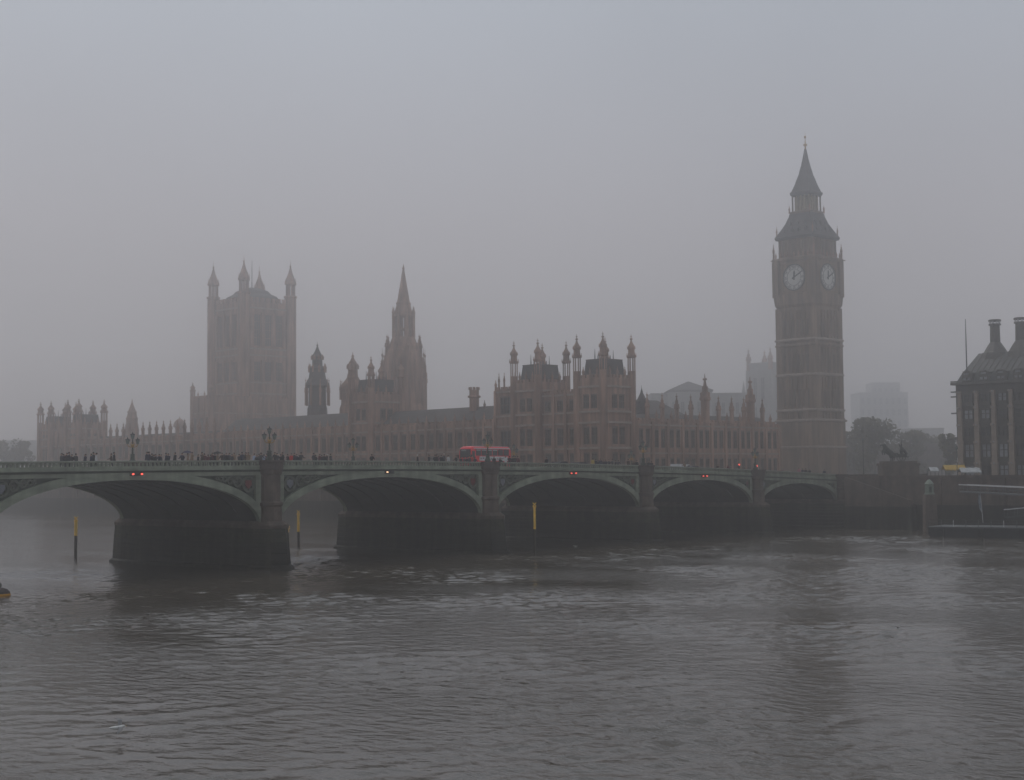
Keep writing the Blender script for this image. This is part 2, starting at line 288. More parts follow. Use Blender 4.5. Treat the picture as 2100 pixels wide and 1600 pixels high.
def side_pieces(sgn, yf):
    """fascia, parapet, rings and spandrels of one face; yf is the face plane, sgn -1 looks at the camera"""
    Y = lambda d: yf + sgn * d            # d metres proud of the face
    for i, (a, b) in enumerate(edges):
        xa, xb = -(a - PIERW / 2 + 1.3), -(b + PIERW / 2 - 1.3)
        n = 14
        par = sweep(MB(), xa, xb, rect(Y(0.14), Y(-0.22), -0.98, -0.60), n).build('parapet', GREEN, BR)
        sweep(MB(), xa, xb, rect(Y(0.24), Y(-0.30), -0.12, 0.0), n).build('coping', mat('highlight pale coping', (0.32, 0.35, 0.29), 0.5, 0.25, 0.9), par)  # pale tint puts the bright top-edge highlight into the coping colour
        bal = MB(); L = abs(xb - xa); nb = int(L / 0.52)
        for k in range(nb + 1):
            x = xa + (xb - xa) * k / nb; z = P(x)
            bal.box(x - 0.09, x + 0.09, min(Y(0.08), Y(-0.1)), max(Y(0.08), Y(-0.1)), z - 0.597, z - 0.123)
        for k in range(nb):                # pointed heads between the balusters
            x = xa + (xb - xa) * (k + 0.5) / nb; z = P(x)
            bal.box(x - 0.25, x + 0.25, min(Y(0.05), Y(-0.06)), max(Y(0.05), Y(-0.06)), z - 0.22, z - 0.124)
        struct(bal.build('baluster_row', GREEN, par), 'stuff')
        sweep(MB(), xa, xb, rect(Y(0.34), Y(-0.2), -1.08, -0.983), n).build('cornice', GREEN, BR)
        sweep(MB(), xa, xb, rect(Y(-0.06), Y(-0.5), -1.32, -1.083), n).build('shade_frieze', GREEND, BR)  # dark green carries the shade under the cornice overhang
        sweep(MB(), xa, xb, rect(Y(0.06), Y(-0.5), -1.74, -1.323), n).build('fascia', GREEN, BR)
        # arch ring
        N = 40; us = [a + (b - a) * (0.5 - 0.5 * cos(pi * k / N)) for k in range(N + 1)]
        pts = [Vector((-uu, 0, arch_z(uu, a, b))) for uu in us]; rr = []
        for k, p_ in enumerate(pts):
            tg = (pts[min(k + 1, N)] - pts[max(k - 1, 0)]).normalized(); nr = Vector((tg.z, 0, -tg.x))
            if nr.z < 0: nr = -nr
            if k in (0, N): nr = Vector((1 if k == 0 else -1, 0, 0.05)).normalized()
            th = 0.86 if sgn < 0 else 0.8
            q = p_ + nr * th; q.z = min(q.z, P(q.x) - 1.30)
            q.x = max(min(q.x, -(a - 0.75)), -(b + 0.75))
            rr.append([(p_.x, Y(0.16), p_.z), (q.x, Y(0.16), q.z), (q.x, Y(-0.45), q.z), (p_.x, Y(-0.45), p_.z)])
        MB().rings(rr).build('arch_ring', GREEN, BR)
        if sgn > 0: 
            sp = MB()
            for k in range(N):
                pa, pb = pts[k], pts[k + 1]
                sp.add([(pa.x, Y(-0.3), pa.z), (pb.x, Y(-0.3), pb.z), (pb.x, Y(-0.3), P(pb.x) - 1.4), (pa.x, Y(-0.3), P(pa.x) - 1.4)], [(0, 1, 2, 3)])
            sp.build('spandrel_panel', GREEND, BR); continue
        # the two spandrels: recessed plate, edge strip, tracery of shrinking roundels, shield
        for side in (0, 1):
            c = (a + b) / 2; sp = MB(); rng_ = range(0, N // 2) if side == 0 else range(N // 2, N)
            for k in rng_:
                pa, pb = pts[k], pts[k + 1]
                sp.add([(pa.x, Y(-0.34), pa.z), (pb.x, Y(-0.34), pb.z), (pb.x, Y(-0.34), P(pb.x) - 1.5), (pa.x, Y(-0.34), P(pa.x) - 1.5)], [(0, 1, 2, 3)])
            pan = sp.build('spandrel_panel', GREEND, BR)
            u0 = a if side == 0 else b; d = 1 if side == 0 else -1
            xs0, xs1 = sorted((-(u0 - d * 0.15), -(u0 + d * 0.62)))
            MB().box(xs0, xs1, min(Y(0.1), Y(-0.3)), max(Y(0.1), Y(-0.3)), arch_z(u0 + d * 0.62, a, b) + 0.5, P(-u0) - 1.745).build('edge_strip', GREEN, pan)
            dist = 0.75; first = True
            for k in range(9):
                # largest circle that fits between ring top and fascia, touching the last
                best = None
                for r in np.linspace(1.25, 0.16, 40):
                    uc = u0 + d * (dist + r); x = -uc; top = P(x) - 1.86
                    low = max(arch_z(uc + dd * r, a, b) for dd in (-0.7, 0, 0.7)) + 1.02
                    if top - r - r >= low: best = (uc, r, top - r); break
                if best is None: break
                uc, r, zc = best; dist += 2 * r + 0.06
                MB().ring((-uc, Y(-0.1), zc), r * 0.93, 0.07 + 0.03 * r, n=18, wd=0.12).build('roundel', GREENM, pan)
                if r > 0.3:
                    q4 = MB()
                    for t in range(4):
                        q4.ring((-uc + r * 0.42 * cos(pi / 4 + t * pi / 2), Y(-0.12), zc + r * 0.42 * sin(pi / 4 + t * pi / 2)), r * 0.36, 0.05, n=10, wd=0.08)
                    q4.build('quatrefoil', GREENM, pan)
                if first and r > 0.5:
                    s_ = r * 0.5; yy = Y(-0.02)
                    me = MB().add([(-uc - s_, yy, zc + s_), (-uc + s_, yy, zc + s_), (-uc + s_, yy, zc - s_ * 0.2), (-uc, yy, zc - s_ * 1.2), (-uc - s_, yy, zc - s_ * 0.2),
                                   (-uc - s_, yy + 0.1, zc + s_), (-uc + s_, yy + 0.1, zc + s_), (-uc + s_, yy + 0.1, zc - s_ * 0.2), (-uc, yy + 0.1, zc - s_ * 1.2), (-uc - s_, yy + 0.1, zc - s_ * 0.2)],
                                  [(0, 1, 2, 3, 4), (9, 8, 7, 6, 5), (0, 5, 6, 1), (1, 6, 7, 2), (2, 7, 8, 3), (3, 8, 9, 4), (4, 9, 5, 0)])
                    me.build('shield', mat('red enamel shield', (0.16, 0.03, 0.03)) if side == 0 else mat('white blue shield', (0.16, 0.17, 0.2)), pan)
                    first = False
                if r < 0.22: break
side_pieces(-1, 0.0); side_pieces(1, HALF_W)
for i, (a, b) in enumerate(edges):        # vaults with ribs
    N = 24; us = [a + (b - a) * (0.5 - 0.5 * cos(pi * k / N)) for k in range(N + 1)]
    top = [(-uu, 0.42, arch_z(uu, a, b) + 0.14) for uu in us]
    v = top + [(x, HALF_W - 0.42, z) for x, y, z in top]
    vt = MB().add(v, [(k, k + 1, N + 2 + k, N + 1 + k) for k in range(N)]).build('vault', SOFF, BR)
    for j in range(1, 8):
        y = 0.42 + (HALF_W - 0.84) * j / 8
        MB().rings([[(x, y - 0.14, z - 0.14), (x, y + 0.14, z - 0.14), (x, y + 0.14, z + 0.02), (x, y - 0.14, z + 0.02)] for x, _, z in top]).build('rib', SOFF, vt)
sweep(MB(), 1.0, -BR_END - 1, rect(0.3, 5.2, -1.5, -0.87), 60).build('footway', PAVE, BR)
sweep(MB(), 1.0, -BR_END - 1, rect(HALF_W - 5.2, HALF_W - 0.3, -1.5, -0.87), 60).build('footway', PAVE, BR)
sweep(MB(), 1.0, -BR_END - 1, [(5.2, -1.5), (HALF_W - 5.2, -1.5), (HALF_W - 5.2, -0.97), (13.35, -0.78), (5.2, -0.97)], 60).build('carriageway', ASPH, BR)
def pier(u, wid=PIERW):
    pr = MB(); x = -u; h = wid / 2
    pr.box(x - h, x + h, 0.2, HALF_W - 0.2, SPZ - 0.2, P(x) - 1.5)
    po = pr.build('pier', GRAN, BR)
    def plan(hw, ext, z): return [(x - hw, 0.6, z), (x - hw * 0.72, -ext * 0.6, z), (x, -ext, z), (x + hw * 0.72, -ext * 0.6, z), (x + hw, 0.6, z),
                                  (x + hw, HALF_W - 0.6, z), (x + hw * 0.72, HALF_W + ext * 0.6, z), (x, HALF_W + ext, z), (x - hw * 0.72, HALF_W + ext * 0.6, z), (x - hw, HALF_W - 0.6, z)]
    def coursed(z0, z1, hw0, hw1, e0, e1, n):
        pf = []
        for k in range(n):
            for f_, dd in ((0.0, 0.06), (0.06, 0.0), (0.94, 0.0), (1.0, 0.06)):
                q = (k + f_) / n; pf.append((hw0 + (hw1 - hw0) * q - dd, e0 + (e1 - e0) * q - dd, z0 + (z1 - z0) * q))
        return MB().rings([plan(*q) for q in pf])
    MB().rings([plan(*q) for q in ((2.6, 3.95, -1.4), (2.5, 3.85, 0.28), (2.2, 3.4, 0.5))]).build('footing', WETST, po)
    coursed(0.503, 3.1, 2.16, 2.06, 3.3, 2.95, 4).build('pier_base', WETST, po)
    coursed(3.103, 4.75, 2.06, 1.97, 2.95, 2.7, 3).build('algae_band', ALGAE, po)
    MB().rings([plan(*q) for q in ((2.07, 2.82, 4.753), (2.07, 2.82, 5.15), (1.66, 2.0, 5.6))]).build('cutwater_cap', GRAN, po)
    for sgn, yf in ((-1, 0.0), (1, HALF_W)):
        yc = yf + sgn * -0.05; pz = P(x)
        ps = MB().loft(x, yc, [(5.15, 1.62), (7.3, 1.55), (7.45, 1.7), (7.75, 1.7), (7.9, 1.38), (pz - 1.75, 1.38), (pz - 1.6, 1.55), (pz - 1.1, 1.62)], 8)
        pl = ps.build('pilaster', GRAN, po)
        MB().loft(x, yc, [(pz - 1.097, 1.75), (pz - 0.2, 1.75), (pz - 0.17, 1.9), (pz + 0.02, 1.9)], 8).build('pedestal', mat('dark red granite', (0.09, 0.07, 0.06)), pl)
    return po
for u in piers: pier(u)
for u, w_ in ((-1.6, 3.2), (BR_END + 1.6, 3.2)): pier(u, w_)
ab = MB().box(1.3, 9, -1.2, HALF_W + 1.2, -1.4, P(0) - 1.55).build('abutment', GRAN, BR)
# parapet wall carried on past the abutment
MB().box(3.3, 42, -0.3, 0.2, GZ + 0.003, P(0) - 0.1).build('approach_parapet', GRAN, BR)
MB().box(3.3, 42, HALF_W - 0.2, HALF_W + 0.3, GZ + 0.003, P(0) - 0.1).build('approach_parapet', GRAN, BR)
# navigation lamps hung below the crowns
lampspec = [(275, 'r', 'r'), (797, 'a', 'd'), (1169, 'r', 'r'), (1431, 'r', 'r')]
for (px, l1, l2), k in zip(lampspec, (4, 3, 2, 1)):
    a, b = edges[k]; c = (a + b) / 2; z = P(-c) - 1.45
    fr = MB().box(-c - 0.78, -c + 0.78, -0.42, -0.17, z - 0.18, z + 0.18).build('signal_frame', BLACK, BR)
    for dx_, lt in ((-0.56, l1), (0.56, l2)):
        o = MB().loft(0, 0, [(0, 0.2), (0.16, 0.2), (0.2, 0.12)], 12).build('signal_lamp', {'r': RED_ON, 'a': AMB_ON, 'd': LGLASS}[lt], fr)
        o.location = (-c + dx_, -0.423, z); o.rotation_euler = (pi / 2, 0, 0); o.scale = (0.5, 0.5, 1)

# ------------------------------------------------------------------ bridge lamps
def lamp_standard():
    t = thing('bridge_lamp', '-', 'street lamp', (0, 0, 0), 0, 'triple lantern lamps on the bridge')
    MB().loft(0, 0, [(0, 0.42), (0.35, 0.42), (0.42, 0.3), (0.95, 0.26), (1.05, 0.34), (1.15, 0.2)], 8).build('lamp_base', GREEND, t)
    MB().loft(0, 0, [(1.15, 0.13), (1.6, 0.1), (1.68, 0.16), (1.76, 0.1), (2.15, 0.085), (3.15, 0.07)], 8).build('post', GREEND, t)
    ar = MB()
    for s in (-1, 1):
        ar.path([(0, 0, 2.12), (s * 0.28, 0, 2.02), (s * 0.68, 0, 2.16), (s * 0.78, 0, 2.42)], 0.05, 6)
        ar.path([(0, 0, 2.75), (s * 0.2, 0, 2.6), (s * 0.3, 0, 2.36), (s * 0.12, 0, 2.2)], 0.045, 6)
    ar.build('scroll_arm', GOLD, t)
    MB().loft(0, 0, [(1.95, 0.06), (2.1, 0.2), (2.3, 0.24), (2.45, 0.1)], 8).build('gilt_boss', GOLD, t)
    for x, z in ((-0.78, 2.42), (0.78, 2.42), (0, 3.1)):
        ln = MB().loft(x, 0, [(z, 0.1), (z + 0.06, 0.16), (z + 0.52, 0.27)], 8).build('lantern', LGLASS, t)
        MB().loft(x, 0, [(z + 0.523, 0.31), (z + 0.6, 0.31), (z + 0.68, 0.14), (z + 0.8, 0.05), (z + 0.9, 0.03)], 8).build('lantern_cap', BLACK, ln)
    return t
lp0 = lamp_standard(); first = True
names_n = ['fourth', 'third', 'second', 'first']
lamp_labels = {(0, 0): 'triple lantern lamp by the red traffic light near the clock tower end', (1, 0): 'triple lantern lamp on the near parapet right of the parked cars',
               (2, 0): 'triple lantern lamp standing in front of the red bus', (3, 0): 'tall triple lantern lamp on the near parapet amid the densest crowd',
               (4, 0): 'triple lantern lamp on the near parapet pier outside the view', (3, 1): 'triple lantern lamp on the far parapet above the two red signal lamps',
               (2, 1): 'triple lantern lamp on the far parapet with only a lone walker beside it', (1, 1): 'triple lantern lamp on the far parapet just behind the bus',
               (0, 1): 'triple lantern lamp on the far parapet before the north range'}
for k in range(4):
    for far in (0, 1):
        o = lp0 if first else copy_tree(lp0); first = False
        o.location = (-piers[k], 0.05 if not far else HALF_W - 0.05, P(-piers[k]) + 0.02); o.rotation_euler = (0, 0, -YAW * 0.0)
        o['label'] = lamp_labels[(k, far)]

# ------------------------------------------------------------------ gothic building kit (local x: away from river, local y: southward along the river)
_wm = {}
def window_meshes(w, h, nm, nt, frame_mat=None, pane_mat=None):
    key = (round(w, 2), round(h, 2), nm, nt, (frame_mat or MULL).name, (pane_mat or GLASS).name)
    if key not in _wm:
        f = MB(); b = 0.13
        f.box(-w / 2, -w / 2 + b, -0.08, 0.2, 0, h); f.box(w / 2 - b, w / 2, -0.08, 0.2, 0, h)
        f.box(-w / 2 + b, w / 2 - b, -0.14, 0.2, -0.12, 0.12); f.box(-w / 2 + b, w / 2 - b, -0.05, 0.2, h - 0.35, h)
        for k in range(1, nm + 1): x = -w / 2 + w * k / (nm + 1); f.box(x - 0.06, x + 0.06, -0.04, 0.2, 0.121, h - 0.351)
        for k in range(1, nt + 1): z = h * k / (nt + 1); f.box(-w / 2 + b, w / 2 - b, -0.02, 0.2, z - 0.07, z + 0.07)
        p = MB().box(-w / 2 + 0.05, w / 2 - 0.05, 0.21, 0.26, 0.02, h - 0.02)
        _wm[key] = (f.mesh('window', frame_mat or MULL), p.mesh('pane', pane_mat or GLASS))
    return _wm[key]
def window(root, loc, face, w, h, nm=1, nt=1, fm=None, pm=None):
    f, p = window_meshes(w, h, nm, nt, fm, pm)
    o = put('window', f, root, loc, {'E': -pi / 2, 'N': 0.0}[face] if isinstance(face, str) else face)
    put('pane', p, o); return o
def fbox(mb, face, t0, t1, d0, d1, z0, z1):
    return mb.box(d0, d1, t0, t1, z0, z1) if face == 'E' else mb.box(t0, t1, d0, d1, z0, z1)
def floc(face, t, d, z): return (d, t, z) if face == 'E' else (t, d, z)
def pinnacle_mesh(z0, h, r, name='pinnacle'):
    m = MB().loft(0, 0, [(z0, r), (z0 + h * 0.45, r), (z0 + h * 0.47, r * 1.3), (z0 + h * 0.52, r * 1.3), (z0 + h * 0.55, r * 0.95), (z0 + h * 0.72, r * 0.5), (z0 + h * 0.86, r * 0.22),
                         (z0 + h * 0.875, r * 0.5), (z0 + h * 0.9, r * 0.5), (z0 + h * 0.915, r * 0.14), (z0 + h, r * 0.05)], 8)
    for t in range(4):      # crockets and gablets
        a = t * pi / 2; m.box(r * 1.05 * cos(a) - r * 0.2, r * 1.05 * cos(a) + r * 0.2, r * 1.05 * sin(a) - r * 0.2, r * 1.05 * sin(a) + r * 0.2, z0 + h * 0.50, z0 + h * 0.62)
        m.box(r * 0.6 * cos(a) - r * 0.13, r * 0.6 * cos(a) + r * 0.13, r * 0.6 * sin(a) - r * 0.13, r * 0.6 * sin(a) + r * 0.13, z0 + h * 0.66, z0 + h * 0.74)
    return m.mesh(name, STONE)
PIN_RANGE = pinnacle_mesh(0, 5.6, 0.5); PIN_SMALL = pinnacle_mesh(0, 2.6, 0.28); PIN_TALL = pinnacle_mesh(0, 10.8, 0.95); PIN_THIN = pinnacle_mesh(0, 4.2, 0.22)
def facade(root, face, t0, t1, nb, storeys, strings, z0, ztop, core_d, pins=None, butw=0.75, nm=2, wfrac=0.62, proud=0.25, per=1):
    """bays between buttresses; storeys: (z sill, z head); windows stand in the recesses"""
    fbox(MB(), face, t0, t1, 0.45, core_d, z0, ztop - 0.4).build('wall', STONE, root)
    bw = (t1 - t0) / nb; cuts = [z0] + [z for s in storeys for z in s] + [ztop - 0.4]
    sp = MB()                                                                      # solid masonry between the window rows
    for k in range(0, len(cuts), 2): fbox(sp, face, t0, t1, 0.12, 0.447, cuts[k] + (0.0 if k == 0 else 0.003), cuts[k + 1] - 0.003)
    sp.build('spandrel_masonry', STONE, root)
    for z in strings: fbox(MB(), face, t0 - 0.05, t1 + 0.05, -0.18, 0.1, z, z + 0.38).build('string_course', TRIM, root)
    bm_ = fbox(MB(), face, -butw / 2, butw / 2, -proud, 0.444, z0, ztop - 0.42).mesh('buttress', STONE)
    for k in range(nb + 1): put('buttress', bm_, root, floc(face, t0 + bw * k, 0, 0))
    for k in range(nb):
        for zs, zh in storeys:
            inner = bw - butw; ww = inner * wfrac / per; piece = MB()
            for q in range(per):
                tc = t0 + bw * (k + 0.5) + (q - (per - 1) / 2) * inner / per
                window(root, floc(face, tc, 0.2, zs), face, ww, zh - zs, nm, 1 if zh - zs < 5 else 2)
            for q in range(per + 1):
                a = t0 + bw * k + butw / 2 + (0 if q == 0 else q * inner / per - inner * (1 - wfrac) / per / 2)
                b = a + inner * (1 - wfrac) / per / (2 if q in (0, per) else 1)
                fbox(piece, face, a, b, 0.16, 0.446, zs, zh)
            piece.build('window_jamb', STONE, root)
    par = fbox(MB(), face, t0, t1, 0.0, 0.5, ztop - 0.397, ztop - 0.1)
    for k in range(int((t1 - t0) / 1.3)): fbox(par, face, t0 + 1.3 * k + 0.2, t0 + 1.3 * k + 0.95, 0.05, 0.45, ztop - 0.1, ztop + 0.4)
    par.build('parapet', STONE, root)
    if pins:
        for k in range(nb + 1): put('pinnacle', pins, root, floc(face, t0 + bw * k, 0.1, ztop - 0.4))
def gable_roof(root, face, t0, t1, d0, d1, z0, z1, name='roof', m=None):
    mid = (d0 + d1) / 2; v = []
    for t in (t0, t1):
        for d, z in ((d0, z0), (mid, z1), (d1, z0)): v.append(floc(face, t, d, z))
    return MB().add(v, [(0, 1, 2), (5, 4, 3), (0, 3, 4, 1), (1, 4, 5, 2), (0, 2, 5, 3)]).build(name, m or SLATE, root)

# --- pavilion towers of the river front
def corner_turret_mesh(z0, r, zs, ztip, zo=None):
    """octagonal turret: shaft to zs, open stage of slim columns, cornice, upper stage, ogee spire, finial"""
    k = ztip - zs; m = MB()
    m.loft(0, 0, [(z0, r), (zs, r)], 8)
    for i in range(8): a = pi / 8 + i * pi / 4; m.loft(r * 0.84 * cos(a), r * 0.84 * sin(a), [(zs, r * 0.15), (zs + k * 0.37, r * 0.15)], 5)
    m.loft(0, 0, [(zs + k * 0.36, r), (zs + k * 0.375, r * 1.22), (zs + k * 0.42, r * 1.22), (zs + k * 0.43, r * 0.8), (zs + k * 0.52, r * 0.8), (zs + k * 0.58, r * 0.8), (zs + k * 0.6, r * 1.02), (zs + k * 0.64, r * 0.98),
                  (zs + k * 0.7, r * 0.68), (zs + k * 0.77, r * 0.32), (zs + k * 0.84, r * 0.16), (zs + k * 0.855, r * 0.36), (zs + k * 0.875, r * 0.36), (zs + k * 0.89, r * 0.1), (ztip, r * 0.04)], 8)
    for i in range(8):
        a = i * pi / 4; c, s = cos(a) * r, sin(a) * r
        m.loft(c * 1.05, s * 1.05, [(zs + k * 0.4, r * 0.13), (zs + k * 0.5, r * 0.02)], 4)
        m.loft(c * 0.86, s * 0.86, [(zs + k * 0.61, r * 0.13), (zs + k * 0.69, r * 0.02)], 4)
    m.box(-r * 0.3, r * 0.3, -r * 0.06, r * 0.06, zs + k * 0.93, zs + k * 0.945)
    return m.mesh('corner_turret', STONE)
TUR = corner_turret_mesh(GZ, 0.95, 33.6, 41.9); TUR_S = corner_turret_mesh(GZ, 1.15, 30.5, 37.9)
def pavilion_tower(label, s0, s1, w1, tur, zc, ztop, zr, group):
    t = thing('pavilion_tower', label, 'tower', pw(s0, 0), -A, group); L = s1 - s0
    st = [(10.3, 15.6), (17.3, 21.3), (25.2, zc - 1.4)]
    MB().box(0.75, w1, 0.75, L, GZ, zc).build('wall', STONE, t)
    for face, T in (('E', L), ('N', w1)):
        sp = MB(); cuts = [GZ] + [z for q in st for z in q] + [zc]
        for k in range(0, len(cuts), 2): fbox(sp, face, 0.9, T - 0.9, 0.1, 0.747, cuts[k], cuts[k + 1])
        for zs, zh in st:
            for a, b in ((0.9, T / 2 - 2.1), (T / 2 - 0.25, T / 2 + 0.25), (T / 2 + 2.1, T - 0.9)): fbox(sp, face, a, b, 0.12, 0.746, zs + 0.003, zh - 0.003)
            for q in (-1, 1): window(t, floc(face, T / 2 + q * 1.17, 0.3, zs), face, 1.8, zh - zs, 2, 1)
        sp.build('spandrel_masonry', STONE, t)
        for z in (16.3, 21.9, 24.3, zc): fbox(MB(), face, 0.4, T - 0.4, -0.25, 0.097, z, z + 0.45).build('string_course', TRIM, t)
        par = fbox(MB(), face, 0.6, T - 0.6, 0.1, 0.5, zc + 0.46, ztop - 0.4)
        for k in range(int(T / 1.2) - 1): fbox(par, face, 0.8 + 1.2 * k, 1.5 + 1.2 * k, 0.1, 0.5, ztop - 0.4, ztop + 0.3)
        par.build('parapet', STONE, t)
        for k in range(1, 4): put('pinnacle', PIN_SMALL, t, floc(face, T * k / 4, 0.3, ztop - 0.4))
    for x in (0.25, w1 - 0.25):
        for y in (0.25, L - 0.25): put('corner_turret', tur, t, (x, y, 0))
    cx, cy_ = w1 / 2, L / 2
    rf = MB().sq(cx, cy_, [(zc + 0.1, w1 / 2 - 0.8, L / 2 - 0.8), (zc + 1.6, w1 / 2 - 1.2, L / 2 - 1.2), (zr - 0.6, w1 / 2 - 1.75, L / 2 - 1.6), (zr - 0.4, w1 / 2 - 1.65, L / 2 - 1.5)]).build('roof', SLATE, t)
    for k in range(7):
        MB().loft(cx - (w1 / 2 - 1.9) + (w1 - 3.8) * k / 6, cy_, [(zr - 0.4, 0.14), (zr + 0.3, 0.11), (zr + (1.9 if k in (0, 6, 3) else 0.7), 0.03)], 4).build('cresting_spike', SLATE, rf)
    MB().box(cx - 2.3, cx - 1.3, 0.9, 1.6, zc + 1.4, zc + 3.2).build('dormer', SLATE, rf)
    MB().box(cx + 1.3, cx + 2.3, 0.9, 1.6, zc + 1.4, zc + 3.2).build('dormer', SLATE, rf)
    return t
pavilion_tower('gothic corner tower with four turrets, nearest to the clock tower', 0.0, 8.4, 9.8, TUR, 29.8, 32.4, 36.6, 'river front pavilion towers')
pavilion_tower('gothic turreted tower directly behind the rear of the red bus', 20.2, 28.6, 9.8, TUR, 29.8, 32.4, 36.6, 'river front pavilion towers')
pavilion_tower('gothic turreted tower in front of the central spire', 81.5, 90.3, 10.5, TUR, 29.8, 32.4, 36.4, 'river front pavilion towers')
pavilion_tower('pale hazy turreted tower, second from the far end of the palace', 239.8, 248.2, 9.8, TUR_S, 27.5, 29.6, 33.0, 'river front pavilion towers')
pavilion_tower('pale hazy turreted tower closing the far end of the palace', 260.0, 268.4, 9.8, TUR_S, 27.5, 29.6, 33.0, 'river front pavilion towers')
# links between the towers
def link(label, s0, s1, depth, nb, zt, roofz, extra=None):
    t = thing('palace_wing', label, 'building', pw(s0, 0.9), -A)
    facade(t, 'E', 0, s1 - s0, nb, [(10.3, 15.6), (17.3, 21.3)] + ([(25.0, zt - 1.8)] if zt > 28 else []), [16.3, 21.9] + ([24.3, zt - 1.0] if zt > 28 else []), GZ, zt, depth, PIN_SMALL if zt > 28 else PIN_RANGE, nm=2)
    if roofz: gable_roof(t, 'E', 0, s1 - s0, 0.6, depth, zt - 0.8, roofz)
    return t
link('three bay gothic wing between the two near turreted towers', 8.5, 20.1, 9, 3, 29.4, None)
st = link('narrow gothic wing with thin pinnacles beside the near towers', 28.8, 35.4, 9, 1, 31.0, None)
for y, z in ((0.6, 30.8), (4.2, 30.8), (6.0, 30.8)): put('pinnacle', PIN_THIN, st, (0.6, y, z))
link('pale hazy gothic wing between the two far towers', 248.4, 259.8, 9, 3, 27.0, None)
# the long range along the terrace
rr_ = thing('river_range', 'long pinnacled gothic range along the river behind the bus', 'building', pw(35.6, 0.5), -A)
facade(rr_, 'E', 0, 45.6, 13, [(10.3, 15.6), (17.3, 21.3)], [16.3, 21.9], GZ, 23.6, 14, PIN_SMALL)
gable_roof(rr_, 'E', 0, 45.6, 0.9, 14, 22.6, 27.6)
for y, z, r, h in ((14, 26.5, 1.25, 5.2),):
    ch = MB().loft(6.5, y, [(z, r), (z + h * 0.62, r), (z + h * 0.65, r * 1.35), (z + h * 0.72, r * 1.35), (z + h * 0.74, r), (z + h, r)], 8).build('crenellated_turret', STONE, rr_)
    for k in range(8): MB().box(6.5 + 1.1 * cos(k * pi / 4) - 0.2, 6.5 + 1.1 * cos(k * pi / 4) + 0.2, y + 1.1 * sin(k * pi / 4) - 0.2, y + 1.1 * sin(k * pi / 4) + 0.2, z + h + 0.003, z + h + 0.7).build('merlon', STONE, ch)
for y in (6.2, 11, 1.5): put('ridge_finial', PIN_SMALL, rr_, (7.2, y, 26.6))
r2_ = thing('river_range', 'hazy gothic range between the square tower and the ventilation turret', 'building', pw(90.5, 0.5), -A)
facade(r2_, 'E', 0, 66, 19, [(10.3, 15.6), (17.3, 21.3)], [16.3, 21.9], GZ, 23.8, 14, PIN_SMALL)
gable_roof(r2_, 'E', 0, 66, 0.9, 14, 22.8, 28.0)
r3_ = thing('river_range', 'pale low gothic range with small pinnacles left of the square tower', 'building', pw(156.7, 0.5), -A)
facade(r3_, 'E', 0, 82.9, 20, [(10.3, 15.6), (17.3, 21.3)], [16.3, 21.9], GZ, 23.6, 14, PIN_RANGE)
gable_roof(r3_, 'E', 0, 82.9, 0.9, 14, 22.6, 25.0)
# north range up to the clock tower
NL = next(q for q in np.arange(40, 94, 0.25) if (lambda v: 1050 + FPX * v.dot(R3) / v.dot(F2))(pw(9.0, 10.0 + q, 15) - CAM) > 1597)
nr = thing('north_range', 'gothic range with tall octagonal pinnacles leading to the clock tower', 'building', pw(9.0, 10.0), -A)
facade(nr, 'N', 0, NL, 12, [(10.2, 14.6), (16.9, 21.4)], [15.4, 22.0], GZ, 23.4, 12, None, nm=1, per=2, butw=0.8)
gable_roof(nr, 'N', 0, NL, 0.9, 12, 22.6, 25.2)
for k, px in enumerate((1331, 1362, 1392, 1421, 1478, 1505, 1530, 1568)):
    lo, hi = 0, 94
    for _ in range(30):
        mid = (lo + hi) / 2; p = nr.matrix_world if False else None; wp = pw(9.0, 10.0 + mid); q = wp - CAM
        x = 1050 + FPX * q.dot(R3) / q.dot(F2); lo, hi = (mid, hi) if x < px else (lo, mid)
    put('pinnacle', PIN_RANGE, nr, (lo, 0.1, 23.0), 0, (1.1, 1.1, 1.25))
    if k < 8: put('pinnacle', PIN_SMALL, nr, (lo + 3.3, 0.1, 23.0), 0, (1.2, 1.2, 1.1))
for px in (1452, 1545):
    lo, hi = 0, 94
    for _ in range(30):
        mid = (lo + hi) / 2; wp = pw(9.0, 10.0 + mid); q = wp - CAM; x = 1050 + FPX * q.dot(R3) / q.dot(F2); lo, hi = (mid, hi) if x < px else (lo, mid)
    put('turret', PIN_TALL, nr, (lo, 0.3, 23.0), 0, (1.15, 1.15, 1.12))

